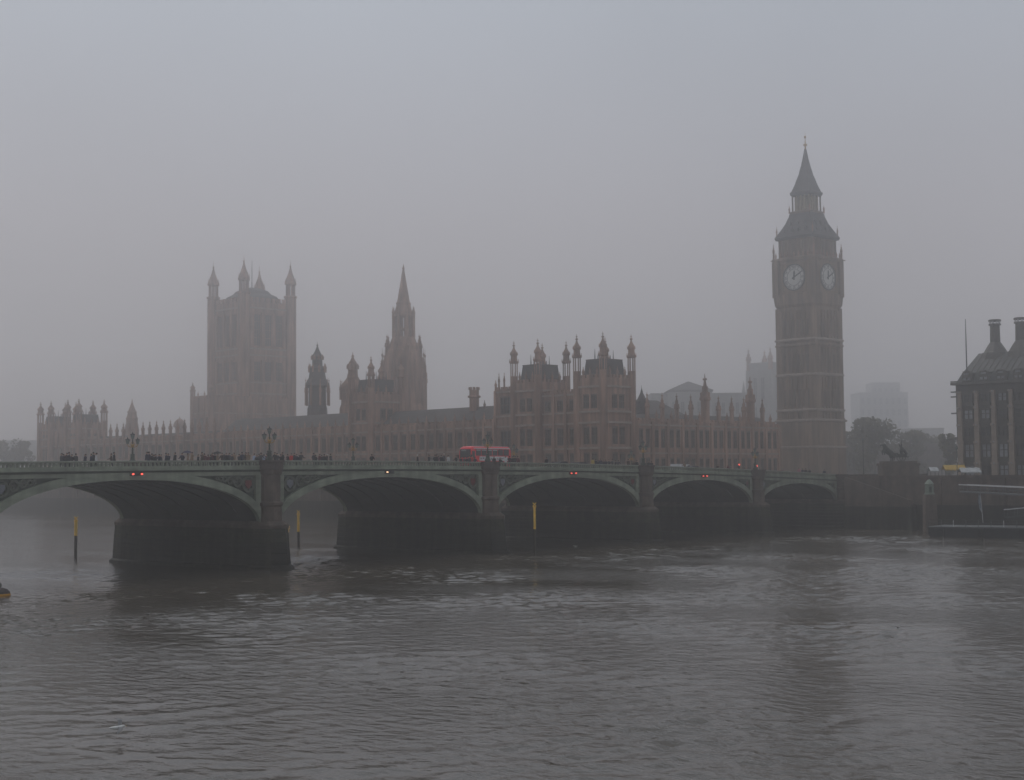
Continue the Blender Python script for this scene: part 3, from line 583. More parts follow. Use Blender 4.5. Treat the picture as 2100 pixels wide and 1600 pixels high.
# ------------------------------------------------------------------ clock tower
def clock_tower():
    D = 411.0; c = at(1665, 960, D); t = thing('clock_tower', 'tall square clock tower with pale dials and tapering spire', 'clock tower', (c.x, c.y, 0), -A)
    z = lambda y: zat(1661, y, D)
    hw = lambda px: px * (D / FPX) / 1.39 / 2
    H = hw(134)
    MB().sq(0, 0, [(GZ, hw(139), hw(139)), (z(868), hw(138), hw(138)), (z(862), H - 0.35, H - 0.35), (z(633), H - 0.35, H - 0.35)]).build('shaft', STONE2, t)
    # corner buttresses and panel ribs of the shaft, stage by stage
    cb = MB()
    for sx in (-1, 1):
        for sy in (-1, 1): cb.sq(sx * (H - 0.75), sy * (H - 0.75), [(GZ, 1.0, 1.0), (z(860), 0.95, 0.95), (z(858), 0.78, 0.78), (z(634), 0.78, 0.78)])
    cb.build('corner_buttress', STONE2, t)
    stages = [(z(862), z(848)), (z(842), z(776)), (z(770), z(716)), (z(699), z(640))]
    for face in ('E', 'N'):
        for k, (za, zb) in enumerate(stages):
            for j in range(7):
                tt = -H + 1.9 + (2 * H - 3.8) * j / 6; r_ = MB()
                fbox(r_, face, tt - (0.3 if j % 3 == 0 else 0.16), tt + (0.3 if j % 3 == 0 else 0.16), -H + 0.0, -H + 0.348, za, zb); r_.build('panel_rib', STONE2, t)
            if zb - za > 4:
                for j in (1, 3, 5):
                    for jj in (-0.5, 0.5):
                        tt = -H + 1.9 + (2 * H - 3.8) * (j + jj - 0.0) / 6
                        window(t, floc(face, tt, -H + 0.12, za + 1.2), face, 0.55, min(4.6, zb - za - 2.2), 0, 1, STONE2)
    for y, o_ in ((866, 0.6), (845, 0.25), (773, 0.22), (713, 0.22), (702, 0.3), (920, 0.55)):
        MB().sq(0, 0, [(z(y), H + o_ - 0.1, H + o_ - 0.1), (z(y) + 0.2, H + o_, H + o_), (z(y) + 0.5, H + o_, H + o_), (z(y) + 0.75, H - 0.1, H - 0.1)]).build('string_course', TRIM if y != 713 else STONE2, t)
    # clock stage
    C = hw(143)
    MB().sq(0, 0, [(z(633) - 0.0, H - 0.3, H - 0.3), (z(628), C - 0.35, C - 0.35), (z(612), C - 0.15, C - 0.15), (z(606), C - 0.1, C - 0.1), (z(605), C - 0.5, C - 0.5), (z(540), C - 0.5, C - 0.5), (z(537), C + 0.05, C + 0.05), (z(533), C + 0.1, C + 0.1), (z(531), C - 0.5, C - 0.5)]).build('clock_stage', STONE2, t)
    cp = MB()
    for sx in (-1, 1):
        for sy in (-1, 1): cp.sq(sx * (C - 0.85), sy * (C - 0.85), [(z(611), 0.95, 0.95), (z(538), 0.95, 0.95)])
    struct(cp.build('corner_pier', STONE2, t), 'stuff')
    zd = z(573); RD = 3.5
    for face, rz in (('E', -pi / 2), ('N', 0.0)):
        off = -(C - 0.5); loc = (off, 0, zd) if face == 'E' else (0, off, zd)
        d = put('clock_dial', MB().rings([[(RD * cos(2 * pi * i / 40), y, RD * sin(2 * pi * i / 40)) for i in range(40)] for y in (-0.12, 0.05)]).mesh('clock_dial', DIAL), t, loc, rz)
        rm = MB().ring((0, -0.12, 0), RD + 0.12, 0.14, n=40, wd=0.1); rm.ring((0, -0.14, 0), RD * 0.66, 0.045, n=36, wd=0.04); rm.ring((0, -0.14, 0), RD * 0.93, 0.045, n=36, wd=0.04)
        rm.build('dial_rim', BLACK, d)
        for k, tx in enumerate(('XII', 'I', 'II', 'III', 'IV', 'V', 'VI', 'VII', 'VIII', 'IX', 'X', 'XI')):
            cu = bpy.data.curves.new('numeral', 'FONT'); cu.body = tx; cu.align_x = 'CENTER'; cu.align_y = 'CENTER'; cu.size = 0.95; cu.extrude = 0.02; cu.materials.append(BLACK)
            tmp = bpy.data.objects.new('tmp', cu); COL.objects.link(tmp); nme = bpy.data.meshes.new_from_object(tmp.evaluated_get(bpy.context.evaluated_depsgraph_get())); bpy.data.objects.remove(tmp)
            n = put('numeral', nme, d); a = 2 * pi * k / 12; n.location = (RD * 0.8 * sin(a), -0.15, RD * 0.8 * cos(a)); n.rotation_euler = (pi / 2, a, 0)
        for ang, ln, wd_, nm in ((radians(62), 3.1, 0.16, 'minute_hand'), (radians(4), 2.0, 0.26, 'hour_hand')):
            h = MB().box(-wd_, wd_, -0.03, 0.03, -0.7, ln * 0.75); h.add([(-wd_, 0.03, ln * 0.75), (wd_, 0.03, ln * 0.75), (0, 0, ln), (-wd_, -0.03, ln * 0.75), (wd_, -0.03, ln * 0.75)], [(0, 1, 2), (4, 3, 2), (0, 2, 3), (1, 4, 2)])
            o = h.build(nm, BLACK, d); o.location = (0, -0.2 - (0.07 if nm[0] == 'm' else 0), 0); o.rotation_euler = (0, ang, 0)
        fr = MB(); h_ = RD + 0.55      # square gilt frame with spandrels
        for a, b, c_, e_ in ((-h_, h_, RD + 0.3, h_), (-h_, h_, -h_, -RD - 0.3), (-h_, -RD - 0.3, -RD - 0.297, RD + 0.297), (RD + 0.3, h_, -RD - 0.297, RD + 0.297)): fr.box(a, b, -0.22, 0.02, c_, e_)
        put('dial_frame', fr.mesh('dial_frame', mat('gilt stone frame', (0.24, 0.17, 0.1), 0.8)), t, loc, rz)
        # belfry openings above the dial
        for j in range(7):
            tt = -C + 2.2 + (2 * C - 4.4) * j / 6
            window(t, floc(face, tt, -C + 1.15, z(526)), face, 1.1, z(497) - z(526), 0, 0, STONE2)
        for j in range(9): put('pinnacle', PIN_SMALL, t, floc(face, -C + 0.9 + (2 * C - 1.8) * j / 8, -C + 0.5, z(533)), 0, (0.8, 0.8, 0.8))
        for sx in (-1, 1):
            g_ = MB(); fbox(g_, face, sx * (C - 0.3) - 0.18, sx * (C - 0.3) + 0.18, -C - 0.95, -C + 0.2, z(537), z(535)); g_.build('gargoyle', STONE2, t)
    B = C - 1.0
    MB().sq(0, 0, [(z(531), B - 0.3, B - 0.3), (z(493), B - 0.3, B - 0.3)]).build('belfry', STONE2, t)
    for sx in (-1, 1):
        for sy in (-1, 1):
            put('corner_pinnacle', PIN_THIN, t, (sx * (C - 0.3), sy * (C - 0.3), z(533)), 0, (1.3, 1.3, 1.1))
            put('corner_pinnacle', PIN_THIN, t, (sx * (B + 0.0), sy * (B + 0.0), z(489)), 0, (0.9, 0.9, 0.85))
    R = MB().sq(0, 0, [(q, hw(w), hw(w)) for q, w in ((z(494), 128), (z(489), 133), (z(486), 128), (z(474), 108), (z(460), 88), (z(445), 73), (z(440), 71))]).build('lower_roof', SLATE, t)
    for face in ('E', 'N'):
        for zz, n_, w in ((z(480), 4, 116), (z(466), 3, 95)):
            for j in range(n_):
                tt = (j - (n_ - 1) / 2) * hw(w) * 1.6 / n_
                o = MB().loft(0, 0, [(0, 0.45), (0.9, 0.45), (1.7, 0.03)], 4, rot=pi / 4).build('dormer', SLATE, R); o.location = floc(face, tt, -hw(w) + 0.1, zz)
    ln = MB().sq(0, 0, [(z(440), hw(66), hw(66)), (z(436), hw(70), hw(70)), (z(434), hw(62), hw(62))]).build('lantern_base', STONE2, t)
    lt = MB()
    for sx in range(5):
        for s_ in (-1, 1):
            for ax in (0, 1):
                q = (sx - 2) / 2 * hw(56); p_ = (q, s_ * hw(56)) if ax == 0 else (s_ * hw(56), q)
                lt.sq(p_[0], p_[1], [(z(434), 0.17, 0.17), (z(403), 0.17, 0.17)])
    lt.sq(0, 0, [(z(434), hw(30), hw(30)), (z(403), hw(30), hw(30))]); lt.build('lantern', mat('gilt lantern stone', (0.27, 0.21, 0.12), 0.8), t)
    for sx in (-1, 1):
        for sy in (-1, 1): put('corner_pinnacle', PIN_SMALL, t, (sx * hw(70), sy * hw(70), z(438)), 0, (0.8, 0.8, 0.9))
    MB().sq(0, 0, [(q, hw(w), hw(w)) for q, w in ((z(403), 60), (z(400), 66), (z(396), 67), (z(393), 60), (z(380), 47), (z(358), 29.5), (z(338), 18), (z(318), 9), (z(306), 4.5))]).build('spire', SLATE, t)
    MB().loft(0, 0, [(z(306), 0.25), (z(300), 0.2), (z(299), 0.55), (z(296), 0.55), (z(295), 0.15), (z(284), 0.1), (z(283), 0.32), (z(280), 0.32), (z(279), 0.07), (z(272), 0.04)], 8).build('finial', GOLD, t)
    return t
clock_tower()

# ------------------------------------------------------------------ great square tower
def square_tower():
    D = 590.0; c = at(516, 960, D); t = thing('square_tower', 'massive square gothic tower fading into the fog', 'tower', (c.x, c.y, 0), -A)
    z = lambda y: zat(516, y, D); H = 11.3
    MB().sq(0, 0, [(GZ, H, H), (z(626), H, H)]).build('shaft', STONE, t)
    tz = z(618); r = 2.4
    m = MB().loft(0, 0, [(GZ, r), (tz + 1.0, r), (tz + 1.2, r * 1.15), (tz + 1.8, r * 1.15), (tz + 1.9, r * 0.95)], 8)
    for i in range(8): a = pi / 8 + i * pi / 4; m.loft(1.7 * cos(a), 1.7 * sin(a), [(tz + 1.9, 0.3), (tz + 6.4, 0.3)], 5)
    m.loft(0, 0, [(tz + 6.3, 2.1), (tz + 6.6, 2.45), (tz + 7.2, 2.4), (tz + 8.2, 1.75), (tz + 9.3, 1.6), (tz + 11, 0.95), (tz + 13.2, 0.35), (tz + 14.0, 0.3), (tz + 14.2, 0.5), (tz + 14.5, 0.1), (tz + 16.5, 0.05)], 8)
    for i in range(8): a = i * pi / 4; m.loft(2.1 * cos(a), 2.1 * sin(a), [(tz + 6.6, 0.25), (tz + 9.2, 0.04)], 4)
    tm = m.mesh('corner_turret', STONE)
    for sx in (-1, 1):
        for sy in (-1, 1): put('corner_turret', tm, t, (sx * (H - 0.2), sy * (H - 0.2), 0))
    for y in (640, 722, 735, 790, 812): MB().sq(0, 0, [(z(y), H + 0.35, H + 0.35), (z(y) + 0.6, H + 0.35, H + 0.35)]).build('string_course', TRIM, t)
    for face in ('E', 'N'):
        for za, zb in ((z(715), z(650)), (z(785), z(745))):
            for j in range(4):
                tt = (j - 1.5) * 4.75 + (-2.37 if False else 0)
                if j < 3: window(t, floc(face, (j - 1) * 5.2, -H - 0.35, za), face, 3.0, zb - za, 2, 3, STONE)
                fbox(MB(), face, (j - 1.5) * 5.2 - 0.7, (j - 1.5) * 5.2 + 0.7, -H - 0.55, -H - 0.003, za - 0.5, zb + 0.5).build('buttress', STONE, t)
        for j in range(7): fbox(MB(), face, (j - 3) * 2.6 - 0.8, (j - 3) * 2.6 + 0.8, -H - 0.3, -H + 0.5, z(626), z(617)).build('merlon', STONE, t)
    rf = MB().sq(0, 0, [(z(624), 8.6, 8.6), (z(610), 7.2, 7.2), (z(604), 5.4, 5.4), (z(598), 4.6, 4.6), (z(592), 2.4, 2.4)]).build('roof', SLATE, t)
    MB().loft(0, 0, [(z(594), 0.22), (z(535), 0.09)], 6).build('flagstaff', SLATE, rf)
square_tower()
vb = thing('palace_block', 'gothic block with a stair turret at the foot of the square tower', 'building', (0, 0, 0), -A)
cc = at(432, 960, 560.0); vb.location = (cc.x, cc.y, 0)
H2 = zat(440, 812, 560) 
facade(vb, 'E', 0, 14, 3, [(12, 17), (19, 24), (28, 34)], [17.6, 25.4, 35.5], GZ, H2, 12, PIN_SMALL)
facade(vb, 'N', 0.5, 36, 6, [(12, 17), (19, 24), (28, 34)], [17.6, 25.4, 35.5], GZ, H2, 12, PIN_SMALL)
put('stair_turret', corner_turret_mesh(GZ, 1.0, zat(432, 800, 560) - 2, zat(432, 780, 560)), vb, (0.3, 13.6, 0))
put('stair_turret', corner_turret_mesh(GZ, 1.2, zat(432, 800, 560) - 3, zat(432, 780, 560)), vb, (0.3, 0.3, 0))

# ------------------------------------------------------------------ central spire
def central_spire():
    D = 455.0; c = at(829, 960, D); t = thing('central_tower', 'octagonal central tower with slender stone spire', 'tower', (c.x, c.y, 0), -A)
    z = lambda y: zat(829, y, D); r = lambda px: px * (D / FPX) / 2 * 1.05
    MB().loft(0, 0, [(GZ, r(92)), (z(838), r(92)), (z(828), r(84)), (z(742), r(80)), (z(722), r(72)), (z(716), r(64)), (z(700), r(52)), (z(692), r(46))], 8).build('drum', STONE, t)
    for i in range(8):
        a = pi / 8 + i * pi / 4; R = r(90)
        o = put('buttress_pinnacle', pinnacle_mesh(z(845), z(715) - z(845), 0.62), t, (R * 0.97 * cos(a), R * 0.97 * sin(a), 0))
        put('inner_pinnacle', pinnacle_mesh(z(735), z(686) - z(735), 0.62), t, (r(68) * cos(a), r(68) * sin(a), 0))
        fl = MB().tube((R * 0.95 * cos(a), R * 0.95 * sin(a), z(748)), (r(70) * cos(a), r(70) * sin(a), z(728)), 0.35, 5); fl.build('flying_buttress', STONE, t)
        am = i * pi / 4
        w = window(t, (r(79) * 0.93 * cos(am), r(79) * 0.93 * sin(am), z(815)), 0.0, 2.6, z(750) - z(815), 2, 2, STONE); w.rotation_euler = (0, 0, am + pi / 2)
    ln = MB()
    for i in range(8):
        a = pi / 8 + i * pi / 4; ln.loft(r(40) * cos(a), r(40) * sin(a), [(z(692), 0.6), (z(648), 0.55)], 6)
        a = i * pi / 4; ln.loft(r(37) * cos(a), r(37) * sin(a), [(z(692), 0.2), (z(650), 0.2)], 4)
    ln.loft(0, 0, [(z(677), r(40)), (z(674), r(40))], 8); ln.build('lantern_stage', STONE, t)
    MB().loft(0, 0, [(z(650), r(43)), (z(646), r(44)), (z(640), r(36)), (z(626), r(29)), (z(622), r(31)), (z(619), r(26)), (z(600), r(19.5)), (z(575), r(11)), (z(553), r(4.2)), (z(550), r(6)), (z(548), r(3)), (z(541), 0.05)], 8).build('spire', STONE, t)
    pm = pinnacle_mesh(z(655), z(628) - z(655), 0.36)
    for i in range(8): a = pi / 8 + i * pi / 4; put('spire_pinnacle', pm, t, (r(43) * cos(a), r(43) * sin(a), 0))
central_spire()

# ------------------------------------------------------------------ ventilation turrets
def vent_turret(name, label, px, D, prof, side, base_y, m=None, n=8):
    c = at(px, 960, D); t = thing(name, label, 'turret', (c.x, c.y, 0), -A); z = lambda y: zat(px, y, D); k = D / FPX / 2 * 1.04
    MB().loft(0, 0, [(z(y), w * k) for y, w in prof], n).build('body', m or IRONT, t)
    for sw, ya, yb, yl in side:
        pm = pinnacle_mesh(z(ya), z(yb) - z(ya), 0.32)
        for i in range(8):
            a = pi / 8 + i * pi / 4; R = sw * k; put('pinnacle', pm, t, (R * cos(a), R * sin(a), 0))
            if yl: MB().tube((R * cos(a), R * sin(a), z(yl)), (R * 0.6 * cos(a), R * 0.6 * sin(a), z(yl - 6)), 0.16, 5).build('flying_buttress', m or IRONT, t)
    for i in range(8):
        a = i * pi / 4; y0, w0 = base_y
        w = window(t, (w0 * k * 0.93 * cos(a), w0 * k * 0.93 * sin(a), z(y0)), 0.0, 1.3, 3.2, 1, 1, m or IRONT); w.rotation_euler = (0, 0, a + pi / 2)
    return t
vent_turret('ventilation_turret', 'dark tiered octagonal ventilation turret with a pointed cap', 651, 430, [(870, 42), (838, 40), (832, 36), (795, 33), (791, 47), (786, 46), (776, 35), (764, 31), (760, 31), (757, 34), (753, 27), (750, 21), (733, 20), (731, 23), (727, 17), (718, 8), (711, 3), (708, 4), (706, 1), (701, 0.5)],
            [(47, 832, 774, 796), (33, 764, 745, None), (22, 738, 727, None)], (815, 34))
vent_turret('ventilation_turret', 'rounded octagonal turret beside the tower in front of the spire', 724, 420, [(870, 56), (838, 54), (830, 48), (800, 44), (793, 46), (788, 44), (778, 28), (772, 21), (752, 18.5), (749, 20), (744, 16), (738, 8), (733, 4), (730, 6), (728, 2), (722, 0.5)],
            [(50, 820, 778, 800), (21, 757, 746, None)], (820, 46), STONE)
vent_turret('ventilation_turret', 'small hazy spired turret between the far towers and the square tower', 270, 545, [(930, 26), (885, 24), (862, 22), (858, 24), (855, 20), (848, 17), (845, 19), (842, 14), (832, 7), (826, 3), (818, 0.5)],
            [(24, 900, 868, None)], (880, 22), STONE)
dm = vent_turret('domed_lantern', 'faint round dome on a lantern above the low range', 368, 640, [(930, 24), (890, 22), (888, 18), (878, 17), (876, 24), (872, 25), (866, 21), (861, 12), (858, 3), (854, 0.5)], [], (886, 18), STONE)
# long hall roof and pale buildings behind the north range
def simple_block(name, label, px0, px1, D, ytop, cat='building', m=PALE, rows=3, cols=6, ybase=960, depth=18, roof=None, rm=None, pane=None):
    a = at(px0, 960, D); b = at(px1, 960, D); d = b - a; L = d.length; rz = math.atan2(d.y, d.x)
    t = thing(name, label, cat, (a.x, a.y, 0), rz); zt = zat((px0 + px1) / 2, ytop, D)
    MB().box(0, L, 0.3, depth, GZ, zt).build('wall', m, t)
    MB().box(-0.3, L + 0.3, -0.1, depth + 0.3, zt + 0.003, zt + 0.6).build('cornice', m, t)
    wh = (zt - GZ - 2) / rows
    for r in range(rows):
        for c in range(cols): window(t, (L * (c + 0.5) / cols, 0.05, GZ + 1.8 + wh * r), 'N', L / cols * 0.5, wh * 0.62, 1, 1, m, pane)
    if roof:
        zr = zat((px0 + px1) / 2, roof, D)
        MB().sq(L / 2, depth / 2, [(zt + 0.6, L / 2 + 0.6, depth / 2 + 0.4), (zt + 1.4, L / 2 + 0.8, depth / 2 + 0.6), (zr, 0.4, 0.4)]).build('roof', rm or SLATE, t)
    return t
simple_block('stone_building', 'pale stone building with a low pyramidal roof behind the pinnacles', 1376, 1462, 690, 806, rows=4, cols=5, roof=780, depth=20)
simple_block('stone_building', 'flat roofed pale block to the near side of the pyramidal roof', 1338, 1374, 700, 809, rows=4, cols=3)
simple_block('stone_building', 'flat roofed pale block between pyramidal roof and abbey tower', 1464, 1536, 710, 808, rows=4, cols=5)
wh_ = thing('great_hall', 'long slate roofed medieval hall behind the north range', 'building', pw(42, 62), -A)
facade(wh_, 'E', -8, 34, 6, [(12, 20)], [21], GZ, 23, 20, PIN_SMALL); gable_roof(wh_, 'N', 0, 20, -8.0, 34, 22.4, 31.5)
cr = vent_turret('roof_turret', 'small conical roof turret beside the near corner tower', 1318, 352, [(900, 30), (828, 25), (826, 26), (815, 15), (806, 6), (800, 3), (796, 1), (790, 0.4)], [], (850, 25), SLATE)
def abbey():
    D = 830.0; c = at(1578, 960, D); t = thing('abbey_tower', 'faint pale church tower with four pinnacles beside the clock tower', 'church tower', (c.x, c.y, 0), -A)
    z = lambda y: zat(1578, y, D); H = 82 * D / FPX / 1.39 / 2
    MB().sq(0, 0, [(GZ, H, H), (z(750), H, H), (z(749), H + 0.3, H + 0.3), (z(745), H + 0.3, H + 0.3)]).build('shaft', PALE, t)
    pm = pinnacle_mesh(z(762), z(714) - z(762), 1.3)
    for sx in (-1, 1):
        for sy in (-1, 1):
            put('pinnacle', pm, t, (sx * (H - 0.6), sy * (H - 0.6), 0)); MB().sq(sx * (H - 0.4), sy * (H - 0.4), [(GZ, 1.2, 1.2), (z(760), 1.0, 1.0)]).build('corner_buttress', PALE, t)
    for face in ('E', 'N'):
        for za, zb in ((z(820), z(775)), (z(870), z(835))):
            for q in (-1, 1): window(t, floc(face, q * 2.6, -H - 0.3, za), face, 2.6, zb - za, 1, 2, PALE)
        for za in (768, 828): fbox(MB(), face, -H, H, -H - 0.3, -H - 0.003, z(za), z(za) + 0.6).build('string_course', PALE, t)
abbey()
sp = vent_turret('church_spirelet', 'thin faint spirelet left of the pale church tower', 1528, 780, [(930, 14), (815, 12), (812, 14), (808, 9), (790, 3), (781, 0.5)], [], (830, 12), PALE)

# ------------------------------------------------------------------ bank north of the bridge: statue, trees, offices, far buildings
def statue():
    c = at(1842, 948, 288); t = thing('chariot_statue', 'dark bronze statue of a charioteer with rearing horses on a plinth', 'statue', (c.x, c.y, 0), -YAW)
    zp = zat(1842, 946, 288); k = 288 / FPX
    pl = MB().box(-3.6, 3.6, -1.8, 1.8, GZ, zp - 0.9); pl.box(-3.9, 3.9, -2.1, 2.1, GZ + 0.003, GZ + 1.0); pl.box(-3.8, 3.8, -2.0, 2.0, zp - 0.897, zp - 0.4); pl.box(-3.3, 3.3, -1.6, 1.6, zp - 0.397, zp)
    pl.build('plinth', GRAN, t)
    def horse(y, lean):
        bm = bmesh.new(); P_ = {}
        def v(n, *co): P_[n] = bm.verts.new(co)
        v('rump', -1.0, y, zp + 1.45); v('belly', -1.65, y, zp + 1.75); v('chest', -2.25, y, zp + 2.2); v('neck', -2.55, y, zp + 2.85); v('poll', -2.8, y + lean, zp + 3.35); v('muzzle', -3.35, y + lean, zp + 3.0)
        es = [('rump', 'belly'), ('belly', 'chest'), ('chest', 'neck'), ('neck', 'poll'), ('poll', 'muzzle')]
        for s, q in ((-1, 0.0), (1, 0.15)):
            v(f'st{s}', -1.25 - q, y + s * 0.22, zp + 0.95); v(f'hk{s}', -0.95 - q, y + s * 0.24, zp + 0.5); v(f'hf{s}', -1.15 - q, y + s * 0.24, zp + 0.0)
            es += [('rump', f'st{s}'), (f'st{s}', f'hk{s}'), (f'hk{s}', f'hf{s}')]
            v(f'kn{s}', -2.95, y + s * 0.2, zp + 1.75 + q * 2); v(f'ff{s}', -2.85, y + s * 0.2, zp + 1.2 + q * 2); es += [('chest', f'kn{s}'), (f'kn{s}', f'ff{s}')]
        v('tail', -0.55, y, zp + 1.2); v('tail2', -0.4, y, zp + 0.6); es += [('rump', 'tail'), ('tail', 'tail2')]
        for a, b in es: bm.edges.new((P_[a], P_[b]))
        rad = {'rump': 0.42, 'belly': 0.44, 'chest': 0.42, 'neck': 0.24, 'poll': 0.17, 'muzzle': 0.11, 'tail': 0.09, 'tail2': 0.1}
        o = skin(bm, P_, lambda n: rad.get(n, 0.19 if n.startswith('st') else 0.1), 'rump', 'horse', BRONZE); o.parent = t
    horse(-0.75, -0.1); horse(0.75, 0.1)
    ch = MB().box(-0.3, 1.9, -0.9, 0.9, zp + 0.75, zp + 0.9); ch.box(-0.35, -0.25, -0.9, 0.9, zp + 0.75, zp + 1.6); ch.box(-0.3, 1.5, -0.95, -0.88, zp + 0.75, zp + 1.4); ch.box(-0.3, 1.5, 0.88, 0.95, zp + 0.75, zp + 1.4); ch.box(-1.4, -0.3, -0.06, 0.06, zp + 0.95, zp + 1.07)
    ch.build('chariot', BRONZE, t)
    for s in (-1, 1):
        w = MB().ring((0.6, s * 1.05, zp + 0.62), 0.56, 0.06, n=18, wd=0.06)
        for i in range(6): w.tube((0.6, s * 1.05, zp + 0.62), (0.6 + 0.54 * cos(i * pi / 3), s * 1.05, zp + 0.62 + 0.54 * sin(i * pi / 3)), 0.035, 4)
        w.build('chariot_wheel', BRONZE, t)
    bm = bmesh.new(); P_ = {}
    def v(n, *co): P_[n] = bm.verts.new(co)
    v('hem', 0.8, 0, zp + 0.95); v('hip', 0.75, 0, zp + 1.75); v('chest', 0.68, 0, zp + 2.45); v('neck', 0.66, 0, zp + 2.85); v('head', 0.62, 0, zp + 3.1); v('crown', 0.62, 0, zp + 3.3)
    v('sa', 0.68, -0.3, zp + 2.6); v('ea', 0.55, -0.8, zp + 2.95); v('ha', 0.45, -1.0, zp + 3.5); v('sb', 0.68, 0.3, zp + 2.6); v('eb', 0.6, 0.8, zp + 2.9); v('hb', 0.5, 1.0, zp + 3.4)
    v('c1', 1.35, 0, zp + 2.0); v('c2', 1.75, 0, zp + 1.2)
    for a, b in (('hem', 'hip'), ('hip', 'chest'), ('chest', 'neck'), ('neck', 'head'), ('head', 'crown'), ('chest', 'sa'), ('sa', 'ea'), ('ea', 'ha'), ('chest', 'sb'), ('sb', 'eb'), ('eb', 'hb'), ('chest', 'c1'), ('c1', 'c2')): bm.edges.new((P_[a], P_[b]))
    rad = {'hem': 0.55, 'hip': 0.36, 'chest': 0.34, 'neck': 0.12, 'head': 0.17, 'crown': 0.13, 'sa': 0.16, 'sb': 0.16, 'c1': 0.3, 'c2': 0.35}
    o = skin(bm, P_, lambda n: rad.get(n, 0.1), 'hip', 'charioteer', BRONZE); o.parent = t
    tube = MB().tube((0.42, -1.0, zp + 2.4), (0.5, -1.05, zp + 4.15), 0.05, 5).build('spear', BRONZE, t)
def skin(bm, P_, rad, root, name, m, sub=1):
    bm.verts.index_update(); idx = {n: v.index for n, v in P_.items()}; bm.verts.ensure_lookup_table()
    me = bpy.data.meshes.new(name); bm.to_mesh(me); bm.free()
    o = bpy.data.objects.new(name, me); COL.objects.link(o); md = o.modifiers.new('skin', 'SKIN'); md.use_smooth_shade = True
    if not me.skin_vertices: 
        bm = bmesh.new(); bm.from_mesh(me); bm.verts.layers.skin.verify(); bm.to_mesh(me); bm.free()
    sv = me.skin_vertices[0].data
    for n, i in idx.items():
        r = rad(n); sv[i].radius = (r, r) if not isinstance(r, tuple) else r; sv[i].use_root = (n == root)
    s2 = o.modifiers.new('sub', 'SUBSURF'); s2.levels = sub; s2.render_levels = sub
    dg = bpy.context.evaluated_depsgraph_get(); me2 = bpy.data.meshes.new_from_object(o.evaluated_get(dg)); me2.name = name
    bpy.data.objects.remove(o); me2.materials.clear(); me2.materials.append(m); me2.polygons.foreach_set('use_smooth', [True] * len(me2.polygons))
    return put(name, me2)
def tree(name, label, px, D, ytop, wpx, n=2600, ybase=960, lean=0.0, leaf=0.75, seed=1, group='trees beyond the bridge end'):
    rnd = random.Random(seed); c = at(px, 960, D); t = thing(name, label, 'tree', (c.x, c.y, GZ), 0, group)
    H = zat(px, ytop, D) - GZ; R = wpx * D / FPX / 2; tr = MB(); th = H * 0.38
    tr.loft(0, 0, [(0, 0.5), (0.5, 0.36), (th, 0.28), (H * 0.6, 0.16), (H * 0.85, 0.06)], 8); limbs = []
    for i in range(9):
        a = rnd.uniform(0, 2 * pi); z0 = th * rnd.uniform(0.75, 1.5); r1 = R * rnd.uniform(0.4, 0.75); z1 = min(H * 0.9, z0 + H * rnd.uniform(0.15, 0.4))
        tr.tube((0, 0, z0), (r1 * cos(a), r1 * sin(a), z1), 0.14, 5, 0.05); limbs.append((r1 * cos(a), r1 * sin(a), z1))
    tr.build('trunk', BARK, t)
    cl = [(0, 0, H * 0.72, R * 0.6)] + [(x, y, z, R * rnd.uniform(0.28, 0.46)) for x, y, z in limbs]
    for i in range(16):
        a = rnd.uniform(0, 2 * pi); q = rnd.uniform(0.2, 0.8) * R; cl.append((q * cos(a), q * sin(a), H * rnd.uniform(0.12, 0.9), R * rnd.uniform(0.24, 0.42)))
    vs = []; fs = []
    for i in range(n):
        x, y, z, r = rnd.choice(cl); d = Vector((rnd.gauss(0, 1), rnd.gauss(0, 1), rnd.gauss(0, 1))).normalized() * r * rnd.uniform(0.35, 1.05) ** 0.6
        p = Vector((x, y, z)) + Vector((d.x, d.y, d.z * 0.8)); p.z = max(H * 0.05, min(H, p.z))
        u = Vector((rnd.gauss(0, 1), rnd.gauss(0, 1), rnd.gauss(0, 1))).normalized() * leaf * rnd.uniform(0.5, 1.1); w = u.orthogonal().normalized() * leaf * rnd.uniform(0.3, 0.7)
        b = len(vs); vs += [tuple(p - u), tuple(p + w), tuple(p + u), tuple(p - w)]; fs.append((b, b + 1, b + 2, b + 3))
    MB().add(vs, fs).build('crown', LEAF, t); return t
statue()
tree('broad_tree', 'broad hazy plane tree between the clock tower and the statue', 1795, 470, 848, 96, 3800, seed=2)
tree('broad_tree', 'lower hazy tree filling in behind the bronze statue', 1862, 500, 884, 84, 3000, seed=3)
tree('broad_tree', 'faint tree standing beside the foot of the clock tower', 1752, 520, 872, 50, 2000, seed=4)
tree('broad_tree', 'small dark tree against the corner of the office block', 1946, 410, 884, 42, 2000, seed=5)
tree('broad_tree', 'pale distant tree between the far blocks', 1908, 560, 886, 60, 2200, seed=6)
for i, (px, w, yt, lb) in enumerate(((12, 62, 896, 'hazy riverside tree at the far edge of the picture'), (48, 46, 902, 'hazy riverside tree next to the far palace tower'))):
    tree('riverside_tree', lb, px, 600, yt, w, 1800, seed=20 + i, leaf=0.8, group='trees past the palace')
simple_block('far_block', 'faint pale office block rising beyond the trees', 1766, 1866, 1130, 806, m=mat('fog paled cladding', (0.5, 0.5, 0.5), 0.8), pane=mat('fog paled pane', (0.3, 0.31, 0.33), 0.4), rows=7, cols=8, depth=30)  # cladding and panes lightened: the fog's paling is put into their colour
simple_block('far_block', 'faint upper storey block behind the pale office block', 1792, 1850, 1170, 786, m=mat('fog paled cladding', (0.5, 0.5, 0.5), 0.8), pane=mat('fog paled pane', (0.3, 0.31, 0.33), 0.4), rows=8, cols=5, depth=20)  # same colours, paled to imitate fog
